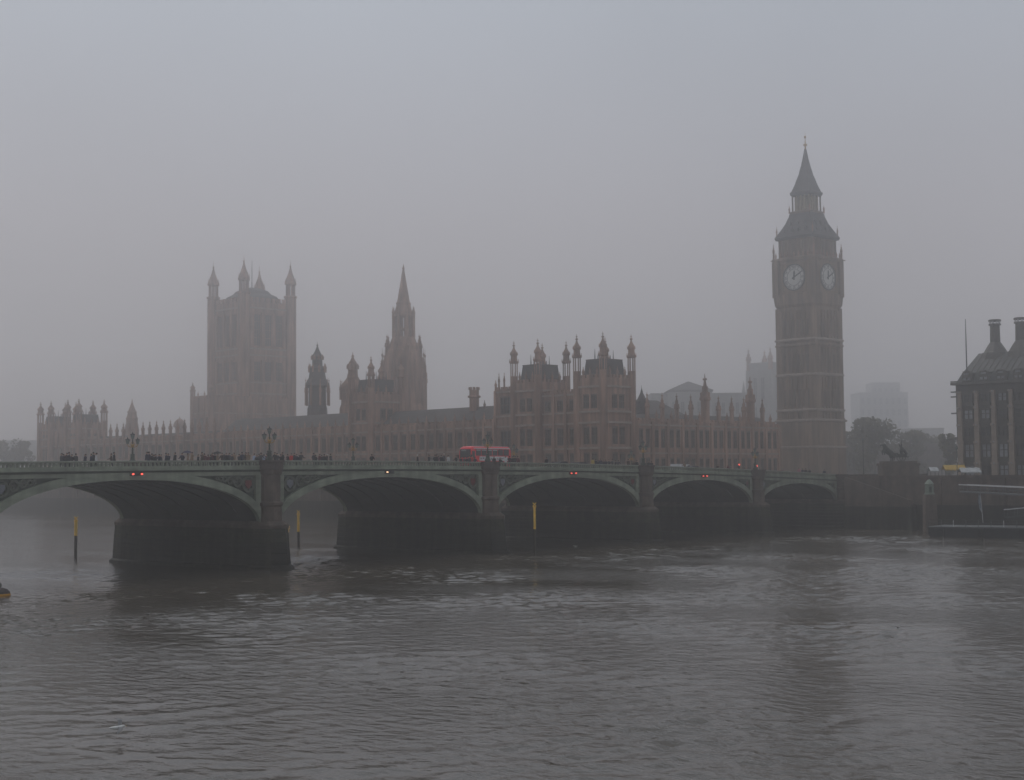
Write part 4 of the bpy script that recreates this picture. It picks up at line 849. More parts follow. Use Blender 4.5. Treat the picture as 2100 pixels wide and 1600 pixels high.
simple_block('street_terrace', 'low dark street frontage behind the trees and statue', 1730, 1962, 545, 914, m=mat('sooty brick', (0.13, 0.1, 0.085), 0.9, 0.3, 0.4), rows=3, cols=18, depth=14)
simple_block('far_block', 'faint low block left of the office with the flagpole', 1868, 1938, 900, 880, pane=mat('fog paled pane', (0.3, 0.31, 0.33), 0.4), rows=4, cols=6, depth=20)  # panes paled in colour to imitate fog
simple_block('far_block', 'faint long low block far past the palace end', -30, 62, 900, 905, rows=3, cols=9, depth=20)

def office():
    D = 300.0; c = at(1962, 960, D); t = thing('office_block', 'dark bronze office block with sandstone piers and tall ribbed chimneys', 'building', (c.x, c.y, 0), -pi / 2 - radians(3))
    # local x runs northward along the river face, local -y looks at the river
    t.rotation_euler = (0, 0, -pi / 2 - A * 0.5); z = lambda y: zat(2010, y, D); L = 45.0; dp = 26.0
    # facing: local y points inland after the turn
    ze = z(790)
    MB().box(0, L, 0.5, dp, GZ, ze).build('wall', PORT, t)
    bw = 3.62; n = int(L / bw)
    pm = MB(); lv = [GZ, z(948), z(905), z(870), z(835), z(803)]
    for k in range(len(lv) - 1):
        s_ = 0.62 - 0.07 * k; pm.box(-s_, s_, -0.35 + 0.03 * k, 0.497, lv[k] + 0.003, lv[k + 1]); pm.box(-s_ - 0.12, s_ + 0.12, -0.5, 0.2, lv[k + 1] - 0.45, lv[k + 1] - 0.02)
    pmm = pm.mesh('pier', SAND)
    knob = MB().ball((0, -0.55, 0), 0.2, 8, 4).mesh('bolt_head', mat('pale bolt', (0.3, 0.3, 0.3), 0.4))
    for k in range(n + 1):
        p = put('pier', pmm, t, (1.0 + bw * k, 0, 0))
        for zz in lv[1:]: put('bolt_head', knob, p, (0, 0, zz - 0.24))
    for k in range(n):
        for j in range(len(lv) - 1):
            zz = lv[j]; h = lv[j + 1] - lv[j]; xc = 1.0 + bw * (k + 0.5)
            window(t, (xc, 0.1, zz + 0.9), 'N', 2.0, h - 1.3, 1, 1, PORT, WING if random.random() < 0.33 else GLASS)
            MB().box(xc - 1.15, xc + 1.15, 0.02, 0.45, zz + 0.25, zz + 0.72).build('light_shelf', PORT, t)
    # eaves, ribbed roof, dormer row
    MB().box(-0.6, L + 0.6, -0.7, 0.6, ze + 0.003, ze + 0.5).build('eaves', PORT, t)
    zr = z(722); rf = MB().add([(0.2, 0.3, ze + 0.5), (L, 0.3, ze + 0.5), (L, dp, ze + 0.5), (0.2, dp, ze + 0.5), (1.0, 1.6, z(765)), (L, 1.6, z(765)), (L, dp - 1.6, z(765)), (1.0, dp - 1.6, z(765)), (1.9, 7.5, zr), (L, 7.5, zr), (L, dp - 7.5, zr), (1.9, dp - 7.5, zr)],
        [(0, 1, 5, 4), (1, 2, 6, 5), (2, 3, 7, 6), (3, 0, 4, 7), (4, 5, 9, 8), (5, 6, 10, 9), (6, 7, 11, 10), (7, 4, 8, 11), (8, 9, 10, 11)]).build('roof', mat('bronze roof ribs', (0.05, 0.05, 0.047), 0.6, 0.2, 0.8), t)
    for k in range(n * 3):
        x = 1.6 + k * bw / 3
        if x < 2.0: continue
        MB().tube((x, 1.55, z(765) + 0.05), (x, 7.5, zr + 0.05), 0.1, 4).build('roof_rib', PORT, rf)
    for k in range(n):
        xc = 1.0 + bw * (k + 0.5); d = MB().box(xc - 1.1, xc + 1.1, -0.1, 1.4, ze + 0.6, z(766)).build('dormer', PORT, t)
        w = window(t, (xc, -0.4, ze + 0.75), 'N', 1.9, (z(766) - ze) * 0.42, 1, 0, PORT, WING); w2 = window(t, (xc, -0.4, ze + 0.8 + (z(766) - ze) * 0.45), 'N', 1.5, (z(766) - ze) * 0.35, 0, 0, PORT, WING)
    for px in (2040, 2092, 2146):
        xq = next(q for q in np.arange(0, 44, 0.05) if (lambda v: 1050 + FPX * v.dot(R3) / v.dot(F2))(Matrix.LocRotScale(t.location, t.rotation_euler, None) @ Vector((q, 8.5, 40)) - CAM) > px) if px < 2140 else 24.0; ch = MB()
        ch.loft(xq, 8.5, [(z(742), 3.3), (z(722), 2.6), (z(720), 2.35), (z(710), 1.75), (z(701), 1.15), (z(700), 1.05), (z(668), 0.98), (z(665), 1.0)], 12)
        cho = ch.build('chimney', PORT, t)
        MB().loft(xq, 8.5, [(z(665) + 0.003, 1.25), (z(662), 1.25)], 12).build('chimney_ring', PORT, cho)
        for i in range(8): a = i * pi / 4; MB().box(xq + 1.0 * cos(a) - 0.13, xq + 1.0 * cos(a) + 0.13, 8.5 + 1.0 * sin(a) - 0.13, 8.5 + 1.0 * sin(a) + 0.13, z(662), z(657)).build('vent_post', WHT, cho)
        MB().loft(xq, 8.5, [(z(657) + 0.003, 1.3), (z(654), 1.3), (z(653), 1.1)], 12).build('chimney_cap', PORT, cho)
    fp = at(1977, 765, D + 6)
    for zz in (782, 803, 813, 847): MB().box(-1.5, -0.003, 1.2, 1.7, z(zz) - 0.12, z(zz) + 0.14).build('gutter_spout', PORT, t)
    MB().loft(1.7, 2.2, [(z(766), 0.14), (z(700), 0.11), (z(654), 0.06)], 6).build('flagpole', BLACK, t)
office()

# lamp columns and signals on the bank
def column_lamp(label, px, D, ytop, ybase):
    c = at(px, ybase, D); t = thing('lamp_column', label, 'street lamp', (c.x, c.y, GZ), 0); h = zat(px, ytop, D) - GZ
    MB().loft(0, 0, [(0, 0.2), (0.8, 0.16), (0.9, 0.09), (h - 0.5, 0.06)], 8).build('post', BLACK, t)
    MB().ball((0, 0, h - 0.25), 0.27, 10, 6).build('globe', LGLASS, t)
    MB().loft(0, 0, [(h + 0.02, 0.2), (h + 0.15, 0.04)], 8).build('cap', BLACK, t)
column_lamp('black lamp column with a pale globe beside the yellow awning', 1963, 285, 916, 965)
column_lamp('slim black lamp column in front of the trees by the clock tower', 1771, 330, 900, 965)
def traffic_light(label, px, py, Y):
    p = onY(px, py, Y); zb = P(p.x) - 0.95 if p.x < 0 else GZ; t = thing('traffic_light', label, 'traffic light', (p.x, p.y, zb), -YAW * 0.6); h = p.z - zb
    MB().loft(0, 0, [(0, 0.09), (h - 0.75, 0.07)], 8).build('post', BLACK, t)
    MB().box(-0.19, 0.19, -0.16, 0.14, h - 0.75, h + 0.25).build('signal_head', BLACK, t)
    for k, m in enumerate((RED_ON, BLACK, BLACK)):
        o = MB().loft(0, 0, [(0, 0.17), (0.09, 0.17), (0.13, 0.1)], 12).build('lens', m, t); o.location = (0, -0.163, h - 0.0 - 0.31 * k); o.rotation_euler = (pi / 2, 0, 0)
traffic_light('traffic light showing red near the clock tower end of the bridge', 1551, 956, 1.6)
traffic_light('smaller traffic light showing red on the far pavement', 1515, 953, 22.5)

# ------------------------------------------------------------------ pontoon, gangway, awnings
def pontoon():
    c = onZ(1904, 1102); d = onZ(2160, 1106); v = d - c; L = v.length + 6; t = thing('landing_pontoon', 'long dark floating landing stage moored along the river wall', 'pontoon', (c.x, c.y, 0), math.atan2(v.y, v.x))
    MB().rings([[(0.8, 0, -0.8), (L, 0, -0.8), (L, 9, -0.8), (0.8, 9, -0.8)], [(0, 0, 0.5), (L, 0, 0.5), (L, 9, 0.5), (0, 9, 0.5)], [(0, 0, 1.55), (L, 0, 1.55), (L, 9, 1.55), (0, 9, 1.55)]]).build('hull', mat('dark hull steel', (0.03, 0.032, 0.034), 0.6), t)
    MB().box(-0.15, L, -0.12, 9.1, 1.553, 1.75).build('deck', STEEL, t)
    for k in range(int(L / 2.0) + 1): MB().box(2 * k - 0.05 + 0.1, 2 * k + 0.15, 0.0, 0.1, 1.753, 2.85).build('rail_post', WHT if k % 4 == 2 else STEEL, t)
    for z in (2.3, 2.82): MB().box(0, L, 0.0, 0.08, z, z + 0.07).build('hand_rail', STEEL, t)
    for k in range(4): MB().box(1.6 + 6.5 * k, 2.5 + 6.5 * k, -0.45, -0.003, 0.2, 1.5).build('fender', RUBBER, t)
    # banner pole
    b = onZ(2016, 1072, 1.75); q = at(2009, 1010, (b - CAM).dot(FWD)); 
    bt = thing('banner_pole', 'slim white pole with a blue feather banner on the pontoon', 'banner', (b.x, b.y, 1.75), -YAW)
    top = q - b; MB().tube((0, 0, 0), (-0.35, 0, top.z), 0.06, 6, 0.04).build('pole', WHT, bt)
    hb = top.z; bl = MB(); pts = [(0.0, hb * 0.3, 0.1), (-0.1, hb * 0.45, 0.42), (-0.2, hb * 0.7, 0.55), (-0.3, hb * 0.97, 0.35)]
    bl.rings([[(x - wd_, -0.02, zz), (x - 0.05, -0.02, zz), (x - 0.05, 0.02, zz), (x - wd_, 0.02, zz)] for x, zz, wd_ in pts]); bl.build('banner', mat('blue white banner', (0.12, 0.2, 0.3), 0.8, 0.5, 1.2, col2=(0.35, 0.38, 0.4)), bt)
pontoon()
def gangway(label, pa, pb, wdt=1.6):
    d = pb - pa; L = sqrt(d.x ** 2 + d.y ** 2); t = thing('gangway', label, 'gangway', (pa.x, pa.y, 0), math.atan2(d.y, d.x)); dz = d.z
    def bar(y0, y1, o0, o1): return MB().rings([[(0, y0, pa.z + o0), (0, y1, pa.z + o0), (0, y1, pa.z + o1), (0, y0, pa.z + o1)], [(L, y0, pb.z + o0), (L, y1, pb.z + o0), (L, y1, pb.z + o1), (L, y0, pb.z + o1)]])
    bar(0, wdt, -0.35, -0.1).build('walkway', STEEL, t)
    for y in (0, wdt):
        bar(y - 0.06, y + 0.06, 0.95, 1.12).build('hand_rail', WHT, t); bar(y - 0.03, y + 0.03, 0.4, 0.47).build('mid_rail', STEEL, t)
        n = int(L / 1.5)
        for k in range(n + 1): zz = pa.z + dz * k / n; MB().box(L * k / n - 0.03, L * k / n + 0.03, y - 0.03, y + 0.03, zz - 0.097, zz + 0.947).build('rail_post', STEEL, t)
gangway('covered walkway with a white handrail high along the river wall', at(1967, 1006, 262), at(2140, 1015, 235))
gangway('lower gangway with a pale handrail sloping down to the pontoon', at(2150, 1050, 236), at(2066, 1058, 240))
def awning_stall(label, px0, px1, ytop, ybot, D, m, cat, scallop):
    a = at(px0, ybot, D); b = at(px1, ybot, D); v = b - a; L = v.length; t = thing('awning_stall', label, cat, (a.x, a.y, 0), math.atan2(v.y, v.x)); zt = zat(px0, ytop, D); zb = zat(px0, ybot, D)
    n = 6; prof = []
    rr = [[(L * k / n, 0, zb), (L * k / n, 1.3, zt + (0.12 if k % 2 and scallop else 0)), (L * k / n, 2.6, zb)] for k in range(n + 1)]
    v_ = [p for r in rr for p in r]; f_ = []
    for k in range(n): f_ += [(3 * k, 3 * k + 3, 3 * k + 4, 3 * k + 1), (3 * k + 1, 3 * k + 4, 3 * k + 5, 3 * k + 2)]
    MB().add(v_, f_).build('canopy', m, t)
    vl = MB()
    for k in range(12): vl.box(L * k / 12 + 0.02, L * (k + 1) / 12 - 0.02, -0.03, 0.0, zb - (0.3 if k % 2 else 0.18), zb - 0.002)
    struct(vl.build('valance', m, t), 'stuff')
    for x in (0.1, L - 0.1):
        for y in (0.1, 2.5): MB().box(x - 0.05, x + 0.05, y - 0.05, y + 0.05, GZ, zb - 0.01).build('post', STEEL, t)
    MB().box(0.3, L - 0.3, 0.6, 2.2, GZ, GZ + 1.0).build('counter', PORT, t)
awning_stall('stall with a yellow awning by the lamp column', 1938, 1982, 954, 963, 292, mat('yellow canvas', (0.5, 0.33, 0.07), 0.9), 'stall', False)
awning_stall('stall with a scalloped white awning below the office block', 1971, 2013, 960, 968, 280, mat('white canvas', (0.42, 0.43, 0.43), 0.9), 'stall', True)
awning_stall('small stall with a pale canopy right of the statue', 1908, 1926, 958, 966, 290, mat('white canvas', (0.42, 0.43, 0.43), 0.9), 'stall', False)
def kiosk():
    D = 262; c = at(1906, 1012, D); t = thing('domed_kiosk', 'pale green domed kiosk on a stone pier at the wall end', 'kiosk', (c.x, c.y, 0), -YAW); z = lambda y: zat(1906, y, D)
    MB().sq(0, 0, [(-1.4, 1.1, 1.1), (z(1040), 1.0, 1.0), (z(1014), 0.95, 0.95)]).build('stone_pier', GRAN, t)
    MB().loft(0, 0, [(z(1014) + 0.003, 0.95), (z(1010), 0.8), (z(994), 0.72), (z(993), 0.85), (z(989), 0.6), (z(985), 0.3), (z(983), 0.06)], 8).build('shelter', mat('pale green paint', (0.17, 0.21, 0.165), 0.6), t)
    MB().box(-0.22, 0.22, -0.74, -0.66, z(1010), z(998)).build('door', GREEND, t)
kiosk()
# stair flight down the wall
def stair():
    t = thing('river_stairs', 'stone steps descending along the river wall below the statue', 'stairs', (0.0, -3.2, 0), 0)
    n = 22
    stp = MB().box(-2.4, -0.5, -0.62, 0, -0.4, 0.0).mesh('step', GRAN)
    for k in range(n): put('step', stp, t, (0, -0.6 * k, GZ - 0.2 * k))
    MB().add([(-2.5, 0, 4.3), (-2.5, -0.6 * n, 4.3), (-2.5, -0.6 * n, GZ - 0.2 * n + 1.0), (-2.5, 0, GZ + 1.0), (-2.9, 0, 4.3), (-2.9, -0.6 * n, 4.3), (-2.9, -0.6 * n, GZ - 0.2 * n + 1.0), (-2.9, 0, GZ + 1.0)],
             [(0, 1, 2, 3), (7, 6, 5, 4), (0, 4, 5, 1), (1, 5, 6, 2), (2, 6, 7, 3), (3, 7, 4, 0)]).build('side_wall', GRAN, t)
    MB().box(-2.95, -0.5, -0.6 * n - 0.2, 0, -1.4, 4.297).build('footing', WETST, t)
stair()

# ------------------------------------------------------------------ traffic
def bus():
    a = onY(967, 946, 6.9); L, Wd, Hh = 8.9, 2.35, 3.35
    zr = P(a.x) - 0.94; t = thing('red_bus', 'red single deck bus with a white advertisement along its side', 'bus', (a.x, 6.9, zr), 0)
    bm = MB(); n = 4      # x from 0 (front) to L (rear); y 0 near side .. Wd
    ring = lambda x, i, zt: [(x, i, 0.32), (x, Wd - i, 0.32), (x, Wd, 0.5), (x, Wd, zt - 0.35), (x, Wd - 0.22, zt - 0.06), (x, Wd - 0.5, zt), (x, 0.5, zt), (x, 0.22, zt - 0.06), (x, 0, zt - 0.35), (x, 0, 0.5)]
    bm.rings([ring(0.0, 0.12, Hh - 0.35), ring(0.12, 0.04, Hh - 0.14), ring(0.5, 0, Hh), ring(L - 0.3, 0, Hh), ring(L, 0.06, Hh - 0.2)]); bm.build('body', REDP, t)
    MB().box(0.9, L - 0.4, 0.28, 0.6, Hh - 0.035, Hh + 0.03).build('roof_highlight', WHT, t)  # white strip painted for the highlight along the roof
    MB().box(0.5, L - 0.3, -0.03, -0.002, Hh - 0.36, Hh - 0.24).build('cantrail_highlight', WHT, t)  # roof highlight painted again in white at the top of the side
    wg = mat('bus window glass', (0.03, 0.035, 0.04), 0.15, 0.4, 1.2, spec=0.6)
    o = MB().box(-0.035, 0.06, 0.18, Wd - 0.18, 1.75, 2.92).build('windscreen', wg, t)
    MB().box(-0.05, -0.037, 1.0, 1.9, 2.66, 2.88).build('destination_blind', mat('destination blind', (0.2, 0.25, 0.25), 0.6, 0.1), t)
    x = 0.95
    MB().box(0.16, 0.72, -0.03, 0.05, 0.55, 2.65).build('door', wg, t)
    for k in range(6):
        w = 1.12 if k < 5 else 1.25; wo = MB().box(x + 0.04, x + w, -0.03, 0.05, 2.0, 2.92).build('window', wg, t)
        if k < 4: MB().box(x + 0.08, x + w - 0.06, -0.05, -0.033, 2.72, 2.86).build('hopper_vent', mat('pale hopper glass', (0.4, 0.45, 0.45), 0.3), wo)
        x += w + 0.12
    ad = MB().box(1.75, L - 0.75, -0.028, -0.003, 1.26, 1.88).build('advertisement', WHT, t)
    rnd = random.Random(5)
    gm = [mat('advert grey', (0.2, 0.2, 0.21)), mat('advert pink', (0.4, 0.15, 0.2))]
    for k in range(13):
        xx = 1.95 + k * 0.47; MB().box(xx, xx + rnd.uniform(0.15, 0.36), -0.034, -0.0285, 1.42 + rnd.uniform(0, 0.1), 1.66 + rnd.uniform(-0.05, 0.08)).build('advert_mark', gm[k % 5 == 3], ad)
    for xx in (1.45, L - 2.3):
        MB().rings([[(xx + 0.72 * cos(pi * i / 12), yy, 0.62 + 0.72 * sin(pi * i / 12)) for i in range(13)] for yy in (-0.036, -0.002)]).build('wheel_arch', REDP if xx < 2 else BLACK, t)
        for y, s in ((0.0, -1), (Wd - 0.28, 1)):
            wh = MB(); wh.rings([[(xx + 0.48 * cos(2 * pi * i / 18), yy, 0.48 + 0.48 * sin(2 * pi * i / 18)) for i in range(18)] for yy in (y - 0.04 if s < 0 else y, y + 0.28)]); wo = wh.build('wheel', RUBBER, t)
            wh = MB(); wh.rings([[(xx + 0.26 * cos(2 * pi * i / 12), yy, 0.48 + 0.26 * sin(2 * pi * i / 12)) for i in range(12)] for yy in ((y - 0.06, y - 0.042) if s < 0 else (y + 0.282, y + 0.3))]); wh.build('rim', STEEL, wo)
    for y in (0.35, Wd - 0.35): MB().box(-0.04, 0.03, y - 0.16, y + 0.16, 0.7, 0.86).build('headlight', mat('headlight glass', (0.5, 0.5, 0.48), 0.2), t)
    MB().box(-0.03, 0.04, 0.3, Wd - 0.3, 0.4, 0.56).build('bumper', BLACK, t)
    for y, s in ((-0.18, -1), (Wd + 0.02, 1)): MB().box(-0.2, -0.1, y, y + 0.16, 1.7, 2.15).build('wing_mirror', BLACK, t)
bus()
def car(label, px, Y, m, van=False, rev=False):
    p = onY(px, 955, Y); zr = P(p.x) - 0.94 if p.x < 0 else GZ + 0.05
    t = thing('parked_car' if not van else 'delivery_van', label, 'car' if not van else 'van', (p.x, Y, zr), pi if rev else 0)
    L = 4.3 if not van else 5.2; Wd = 1.75
    if not van: side = [(0, 0.35), (0, 0.72), (0.15, 0.82), (1.1, 0.95), (1.75, 1.42), (3.2, 1.45), (3.95, 1.02), (4.3, 0.95), (4.3, 0.35)]
    else: side = [(0, 0.35), (0, 1.0), (0.9, 1.25), (1.5, 1.95), (5.2, 2.05), (5.2, 0.35)]
    v = [(x - L / 2, i, z) for i in (0.0, Wd) for x, z in side]; n = len(side)
    MB().add(v, [tuple(range(n)), tuple(range(2 * n - 1, n - 1, -1))] + [(k, n + k, n + (k + 1) % n, (k + 1) % n) for k in range(n)]).build('body', m, t)
    gl = mat('car glass', (0.03, 0.033, 0.036), 0.15, 0.3, 1, spec=0.6)
    for y in (-0.012, Wd + 0.002):
        for xa, xb in (((1.6, 2.4), (2.5, 3.4)) if not van else ((1.4, 2.2),)):
            MB().box(xa - L / 2, xb - L / 2, y, y + 0.01, 1.02 if not van else 1.3, 1.36 if not van else 1.8).build('side_window', gl, t)
    for xx in (0.8, L - 0.85):
        for y in (-0.03, Wd - 0.19):
            w = MB(); w.rings([[(xx - L / 2 + 0.31 * cos(2 * pi * i / 14), yy, 0.31 + 0.31 * sin(2 * pi * i / 14)) for i in range(14)] for yy in (y, y + 0.22)]); w.build('wheel', RUBBER, t)
    for y in (0.25, Wd - 0.25): MB().box(-L / 2 - 0.02, -L / 2 + 0.02, y - 0.15, y + 0.15, 0.6, 0.75).build('headlight', WHT, t)
    return t
car('dark saloon car second to the right of the bus', 1154, 7.2, mat('black car paint', (0.02, 0.02, 0.022), 0.65, 0.15, 1, spec=0.12))
car('dark grey car midway between the bus and the next lamp', 1193, 7.3, mat('grey car paint', (0.045, 0.045, 0.05), 0.65, 0.15, 1, spec=0.12))
car('white van on the bridge before the north range', 1391, 14.5, WHT, True, True)
car('dark car queuing beyond the white van', 1425, 7.5, mat('navy car paint', (0.02, 0.022, 0.04), 0.65, 0.15, 1, spec=0.12))
car('dark red car close to the red traffic light', 1600, 7.5, mat('maroon car paint', (0.2, 0.015, 0.03), 0.65, 0.15, 1, spec=0.12))

# ------------------------------------------------------------------ people on the bridge
HAIR = mat('dark hair', (0.025, 0.02, 0.015), 0.8, 0.2, 6); TROU = mat('dark trousers', (0.025, 0.027, 0.035), 0.9, 0.2, 3); COAT = mat('black coat', (0.02, 0.02, 0.024), 0.9, 0.2, 3)
def person_mesh(var):
    bm = bmesh.new(); P_ = {}
    def v(n, *co): P_[n] = bm.verts.new(co)
    st = (0.0, 0.16, -0.2, 0.1)[var]; ln = (0.0, 0.03, 0.05, -0.02)[var]
    v('pel', 0, 0, 0.93); v('waist', ln * 0.5, 0, 1.1); v('chest', ln, 0, 1.32); v('neck', ln + 0.01, 0, 1.47); v('jaw', ln + 0.03, 0, 1.55); v('head', ln + 0.02, 0, 1.64); v('top', ln + 0.01, 0, 1.71); v('nose', ln + 0.125, 0, 1.61)
    es = [('pel', 'waist'), ('waist', 'chest'), ('chest', 'neck'), ('neck', 'jaw'), ('jaw', 'head'), ('head', 'top'), ('head', 'nose')]
    for s, q in ((-1, st), (1, -st)):
        v(f'hip{s}', 0, s * 0.1, 0.86); v(f'kn{s}', q * 0.6 + 0.03, s * 0.11, 0.48); v(f'an{s}', q, s * 0.11, 0.08); v(f'to{s}', q + 0.17, s * 0.12, 0.035)
        v(f'sh{s}', ln, s * 0.19, 1.4); 
        bend = (0.1, 0.14, 0.2, 0.05)[var]
        v(f'el{s}', ln - q * 0.4 + 0.02, s * 0.27, 1.13); v(f'wr{s}', ln - q * 0.6 + bend, s * 0.25, 0.9 + (0.22 if var == 2 else 0)); v(f'ha{s}', ln - q * 0.6 + bend + 0.05, s * 0.24, 0.82 + (0.25 if var == 2 else 0))
        es += [('pel', f'hip{s}'), (f'hip{s}', f'kn{s}'), (f'kn{s}', f'an{s}'), (f'an{s}', f'to{s}'), ('chest', f'sh{s}'), (f'sh{s}', f'el{s}'), (f'el{s}', f'wr{s}'), (f'wr{s}', f'ha{s}')]
    for a, b in es: bm.edges.new((P_[a], P_[b]))
    rad = {'pel': (0.15, 0.19), 'waist': 0.15, 'chest': 0.18, 'neck': 0.065, 'jaw': 0.085, 'head': 0.105, 'top': 0.07, 'nose': 0.02}
    def r(n):
        if n in rad: return rad[n]
        return {'hip': 0.1, 'kn': 0.07, 'an': 0.05, 'to': 0.04, 'sh': 0.085, 'el': 0.06, 'wr': 0.045, 'ha': 0.04}[n.rstrip('-1')]
    o = skin(bm, P_, r, 'pel', 'person', COAT); me = o.data; bpy.data.objects.remove(o)
    me.materials.append(SKIN); me.materials.append(TROU)
    for p in me.polygons:
        z = p.center.z; y = abs(p.center.y); p.material_index = 1 if (z > 1.5 or (z < 0.9 and y > 0.2 and z > 0.7)) else (2 if z < 0.8 else 0)
    hb = MB().ball((ln - 0.012, 0, 1.672), 0.112, 10, 6, (1.0, 0.92, 0.86)); hb.v = [(x if z > 1.62 + (x - ln) * 0.7 else x * 0.6 + ln * 0.4, y if z > 1.62 + (x - ln) * 0.7 else y * 0.7, max(z, 1.62 + (x - ln) * 0.7)) for x, y, z in hb.v]
    return me, hb.mesh('hair', HAIR, True)
PM = [person_mesh(i) for i in range(4)]
COATS = {'black': COAT, 'navy': mat('navy coat', (0.022, 0.026, 0.05), 0.9), 'grey': mat('grey coat', (0.07, 0.07, 0.075), 0.9), 'brown': mat('brown coat', (0.07, 0.045, 0.03), 0.9), 'maroon': mat('maroon coat', (0.11, 0.02, 0.03), 0.9),
         'red': mat('bright red jacket', (0.5, 0.035, 0.03), 0.8), 'white': mat('white jacket', (0.6, 0.6, 0.6), 0.8), 'pale blue': mat('pale blue jacket', (0.35, 0.42, 0.55), 0.8), 'tan': mat('tan coat', (0.28, 0.19, 0.12), 0.9), 'pink': mat('pink jacket', (0.45, 0.2, 0.25), 0.8), 'yellow': mat('yellow jacket', (0.5, 0.38, 0.1), 0.8)}
HATS = {'white': mat('white hat', (0.65, 0.65, 0.65), 0.8), None: HAIR}
prnd = random.Random(11)
def person(px, coat, label, group=None, hat=None, Y=None, h=1.0):
    Y = prnd.uniform(1.0, 3.2) if Y is None else Y; p = onY(px, 940, Y); me, hm = PM[prnd.randrange(4)]
    z = P(p.x) - 0.87 if p.x < 1 else GZ
    o = put('person', me, None, (p.x, Y, z), prnd.choice((0, pi)) + prnd.uniform(-0.5, 0.5)); s = h * prnd.uniform(0.88, 1.07); o.scale = (s * 1.05, s * 1.05, s)
    tag(o, label, 'person', group); o.material_slots[0].link = 'OBJECT'; o.material_slots[0].material = COATS[coat]
    hh = put('hat' if hat else 'hair', hm, o); hh.material_slots[0].link = 'OBJECT'; hh.material_slots[0].material = HATS[hat]
    if hat: hh.scale = (1.08, 1.08, 1.01)
    return o
def crowd(pxs, phrase, group, cols=('black', 'black', 'navy', 'grey', 'brown', 'maroon', 'tan', 'grey')):
    for i, px in enumerate(pxs):
        c = prnd.choice(cols); person(px, c, f'{ORD[i]} walker along {phrase}, {c} coat', group)
ORD = ('first second third fourth fifth sixth seventh eighth ninth tenth eleventh twelfth thirteenth fourteenth fifteenth sixteenth seventeenth eighteenth nineteenth twentieth last').split()
crowd((126, 131, 137, 142, 148, 156), 'in the knot of people at the quiet end', 'in the first knot')
crowd((175, 187, 192), 'beside the walker in white', 'beside the walker in white', ('black', 'navy'))
person(197, 'white', 'walker in a white jacket at the quiet end of the bridge')
crowd((229, 234), 'in the lone couple before the far lamp', 'in the lone couple', ('black', 'brown'))
crowd((302, 306, 311, 316, 320, 327, 331, 340, 345), 'in the tight cluster just past the far lamp', 'past the far lamp', ('black', 'navy', 'black', 'grey'))
person(359, 'black', 'solitary walker in a black coat between cluster and umbrella'); person(374, 'navy', 'walker in a navy coat under the raised dark umbrella', Y=1.8); person(385, 'tan', 'walker in a tan coat close to the dark umbrella'); person(394, 'tan', 'walker in a tan coat just after the umbrella pair')
crowd((406, 414, 419, 427, 432, 436, 441, 446, 456, 460, 464, 470, 476, 480, 491, 496, 504, 509, 527, 531, 535), 'in the dense crowd before the tall near lamp', 'before the tall near lamp')
person(521, 'pale blue', 'walker in a pale blue jacket amid the dense crowd'); person(541, 'pale blue', 'walker in a pale blue jacket beside the tall lamp base'); person(547, 'maroon', 'walker in a maroon coat touching the tall lamp base')
crowd((564, 568, 576, 580, 590, 604, 608, 614, 617), 'in the group just past the tall near lamp', 'past the tall near lamp', ('black', 'navy', 'grey'))
person(597, 'red', 'walker in a bright red jacket past the tall lamp')
crowd((643, 648, 660, 665, 678), 'in the last group before the empty stretch', 'before the empty stretch', ('black', 'navy', 'black'))
person(655, 'maroon', 'walker in a maroon coat, larger, in the last group'); person(670, 'black', 'walker with a white hat in the last group', hat='white')
person(762, 'black', 'lone walker in black on the empty stretch', h=0.92)
person(856, 'black', 'walker with a white cap and broad black coat', hat='white', h=1.05); person(880, 'black', 'lone walker in black between white cap and the pink jacket group')
crowd((892, 896, 905, 908), 'in the group just ahead of the bus', 'ahead of the bus', ('black', 'navy'))
person(899, 'pink', 'walker in a pink jacket ahead of the bus'); person(911, 'grey', 'tall walker with a white hat ahead of the bus', hat='white', h=1.08); person(919, 'white', 'walker in a white jacket nearest the front of the bus')
crowd((936, 945, 952, 957, 963, 974, 1013, 1026), 'passing in front of the bus', 'in front of the bus', ('black', 'navy', 'grey'))
person(968, 'red', 'walker in a red jacket in front of the bus door'); person(1037, 'white', 'walker in white by the rear wheel of the bus')
crowd((1045, 1052, 1057), 'by the rear end of the bus', 'by the rear of the bus', ('black', 'maroon', 'black'))
person(1062, 'maroon', 'walker in a maroon coat behind the rear of the bus'); person(1121, 'black', 'lone walker in black behind the bus')
person(1216, 'yellow', 'walker in a yellow jacket right of the parked cars')
crowd((1222, 1227, 1232, 1237, 1242), 'following the yellow jacket', 'following the yellow jacket', ('black', 'navy'))
crowd((1249, 1256, 1262, 1268), 'before the lamp near the parked cars', 'before the lamp by the cars', ('black', 'grey'))
crowd((1288, 1298, 1302, 1306), 'close to the lamp by the parked cars', 'close to the lamp by the cars', ('black', 'navy', 'brown'))
crowd((1330, 1336), 'just past the lamp by the parked cars', 'past the lamp by the cars', ('black',))
person(1404, 'tan', 'walker in a tan coat by the white van'); person(1471, 'brown', 'walker in a brown coat midway to the traffic lights'); person(1493, 'maroon', 'walker in a maroon coat before the smaller traffic light')
person(1553, 'white', 'walker in white below the red traffic light'); person(1638, 'pink', 'walker in a pink jacket before the clock tower foot')
crowd((1645, 1652, 1660, 1690), 'at the bridge end before the clock tower', 'at the clock tower foot', ('black', 'navy'))
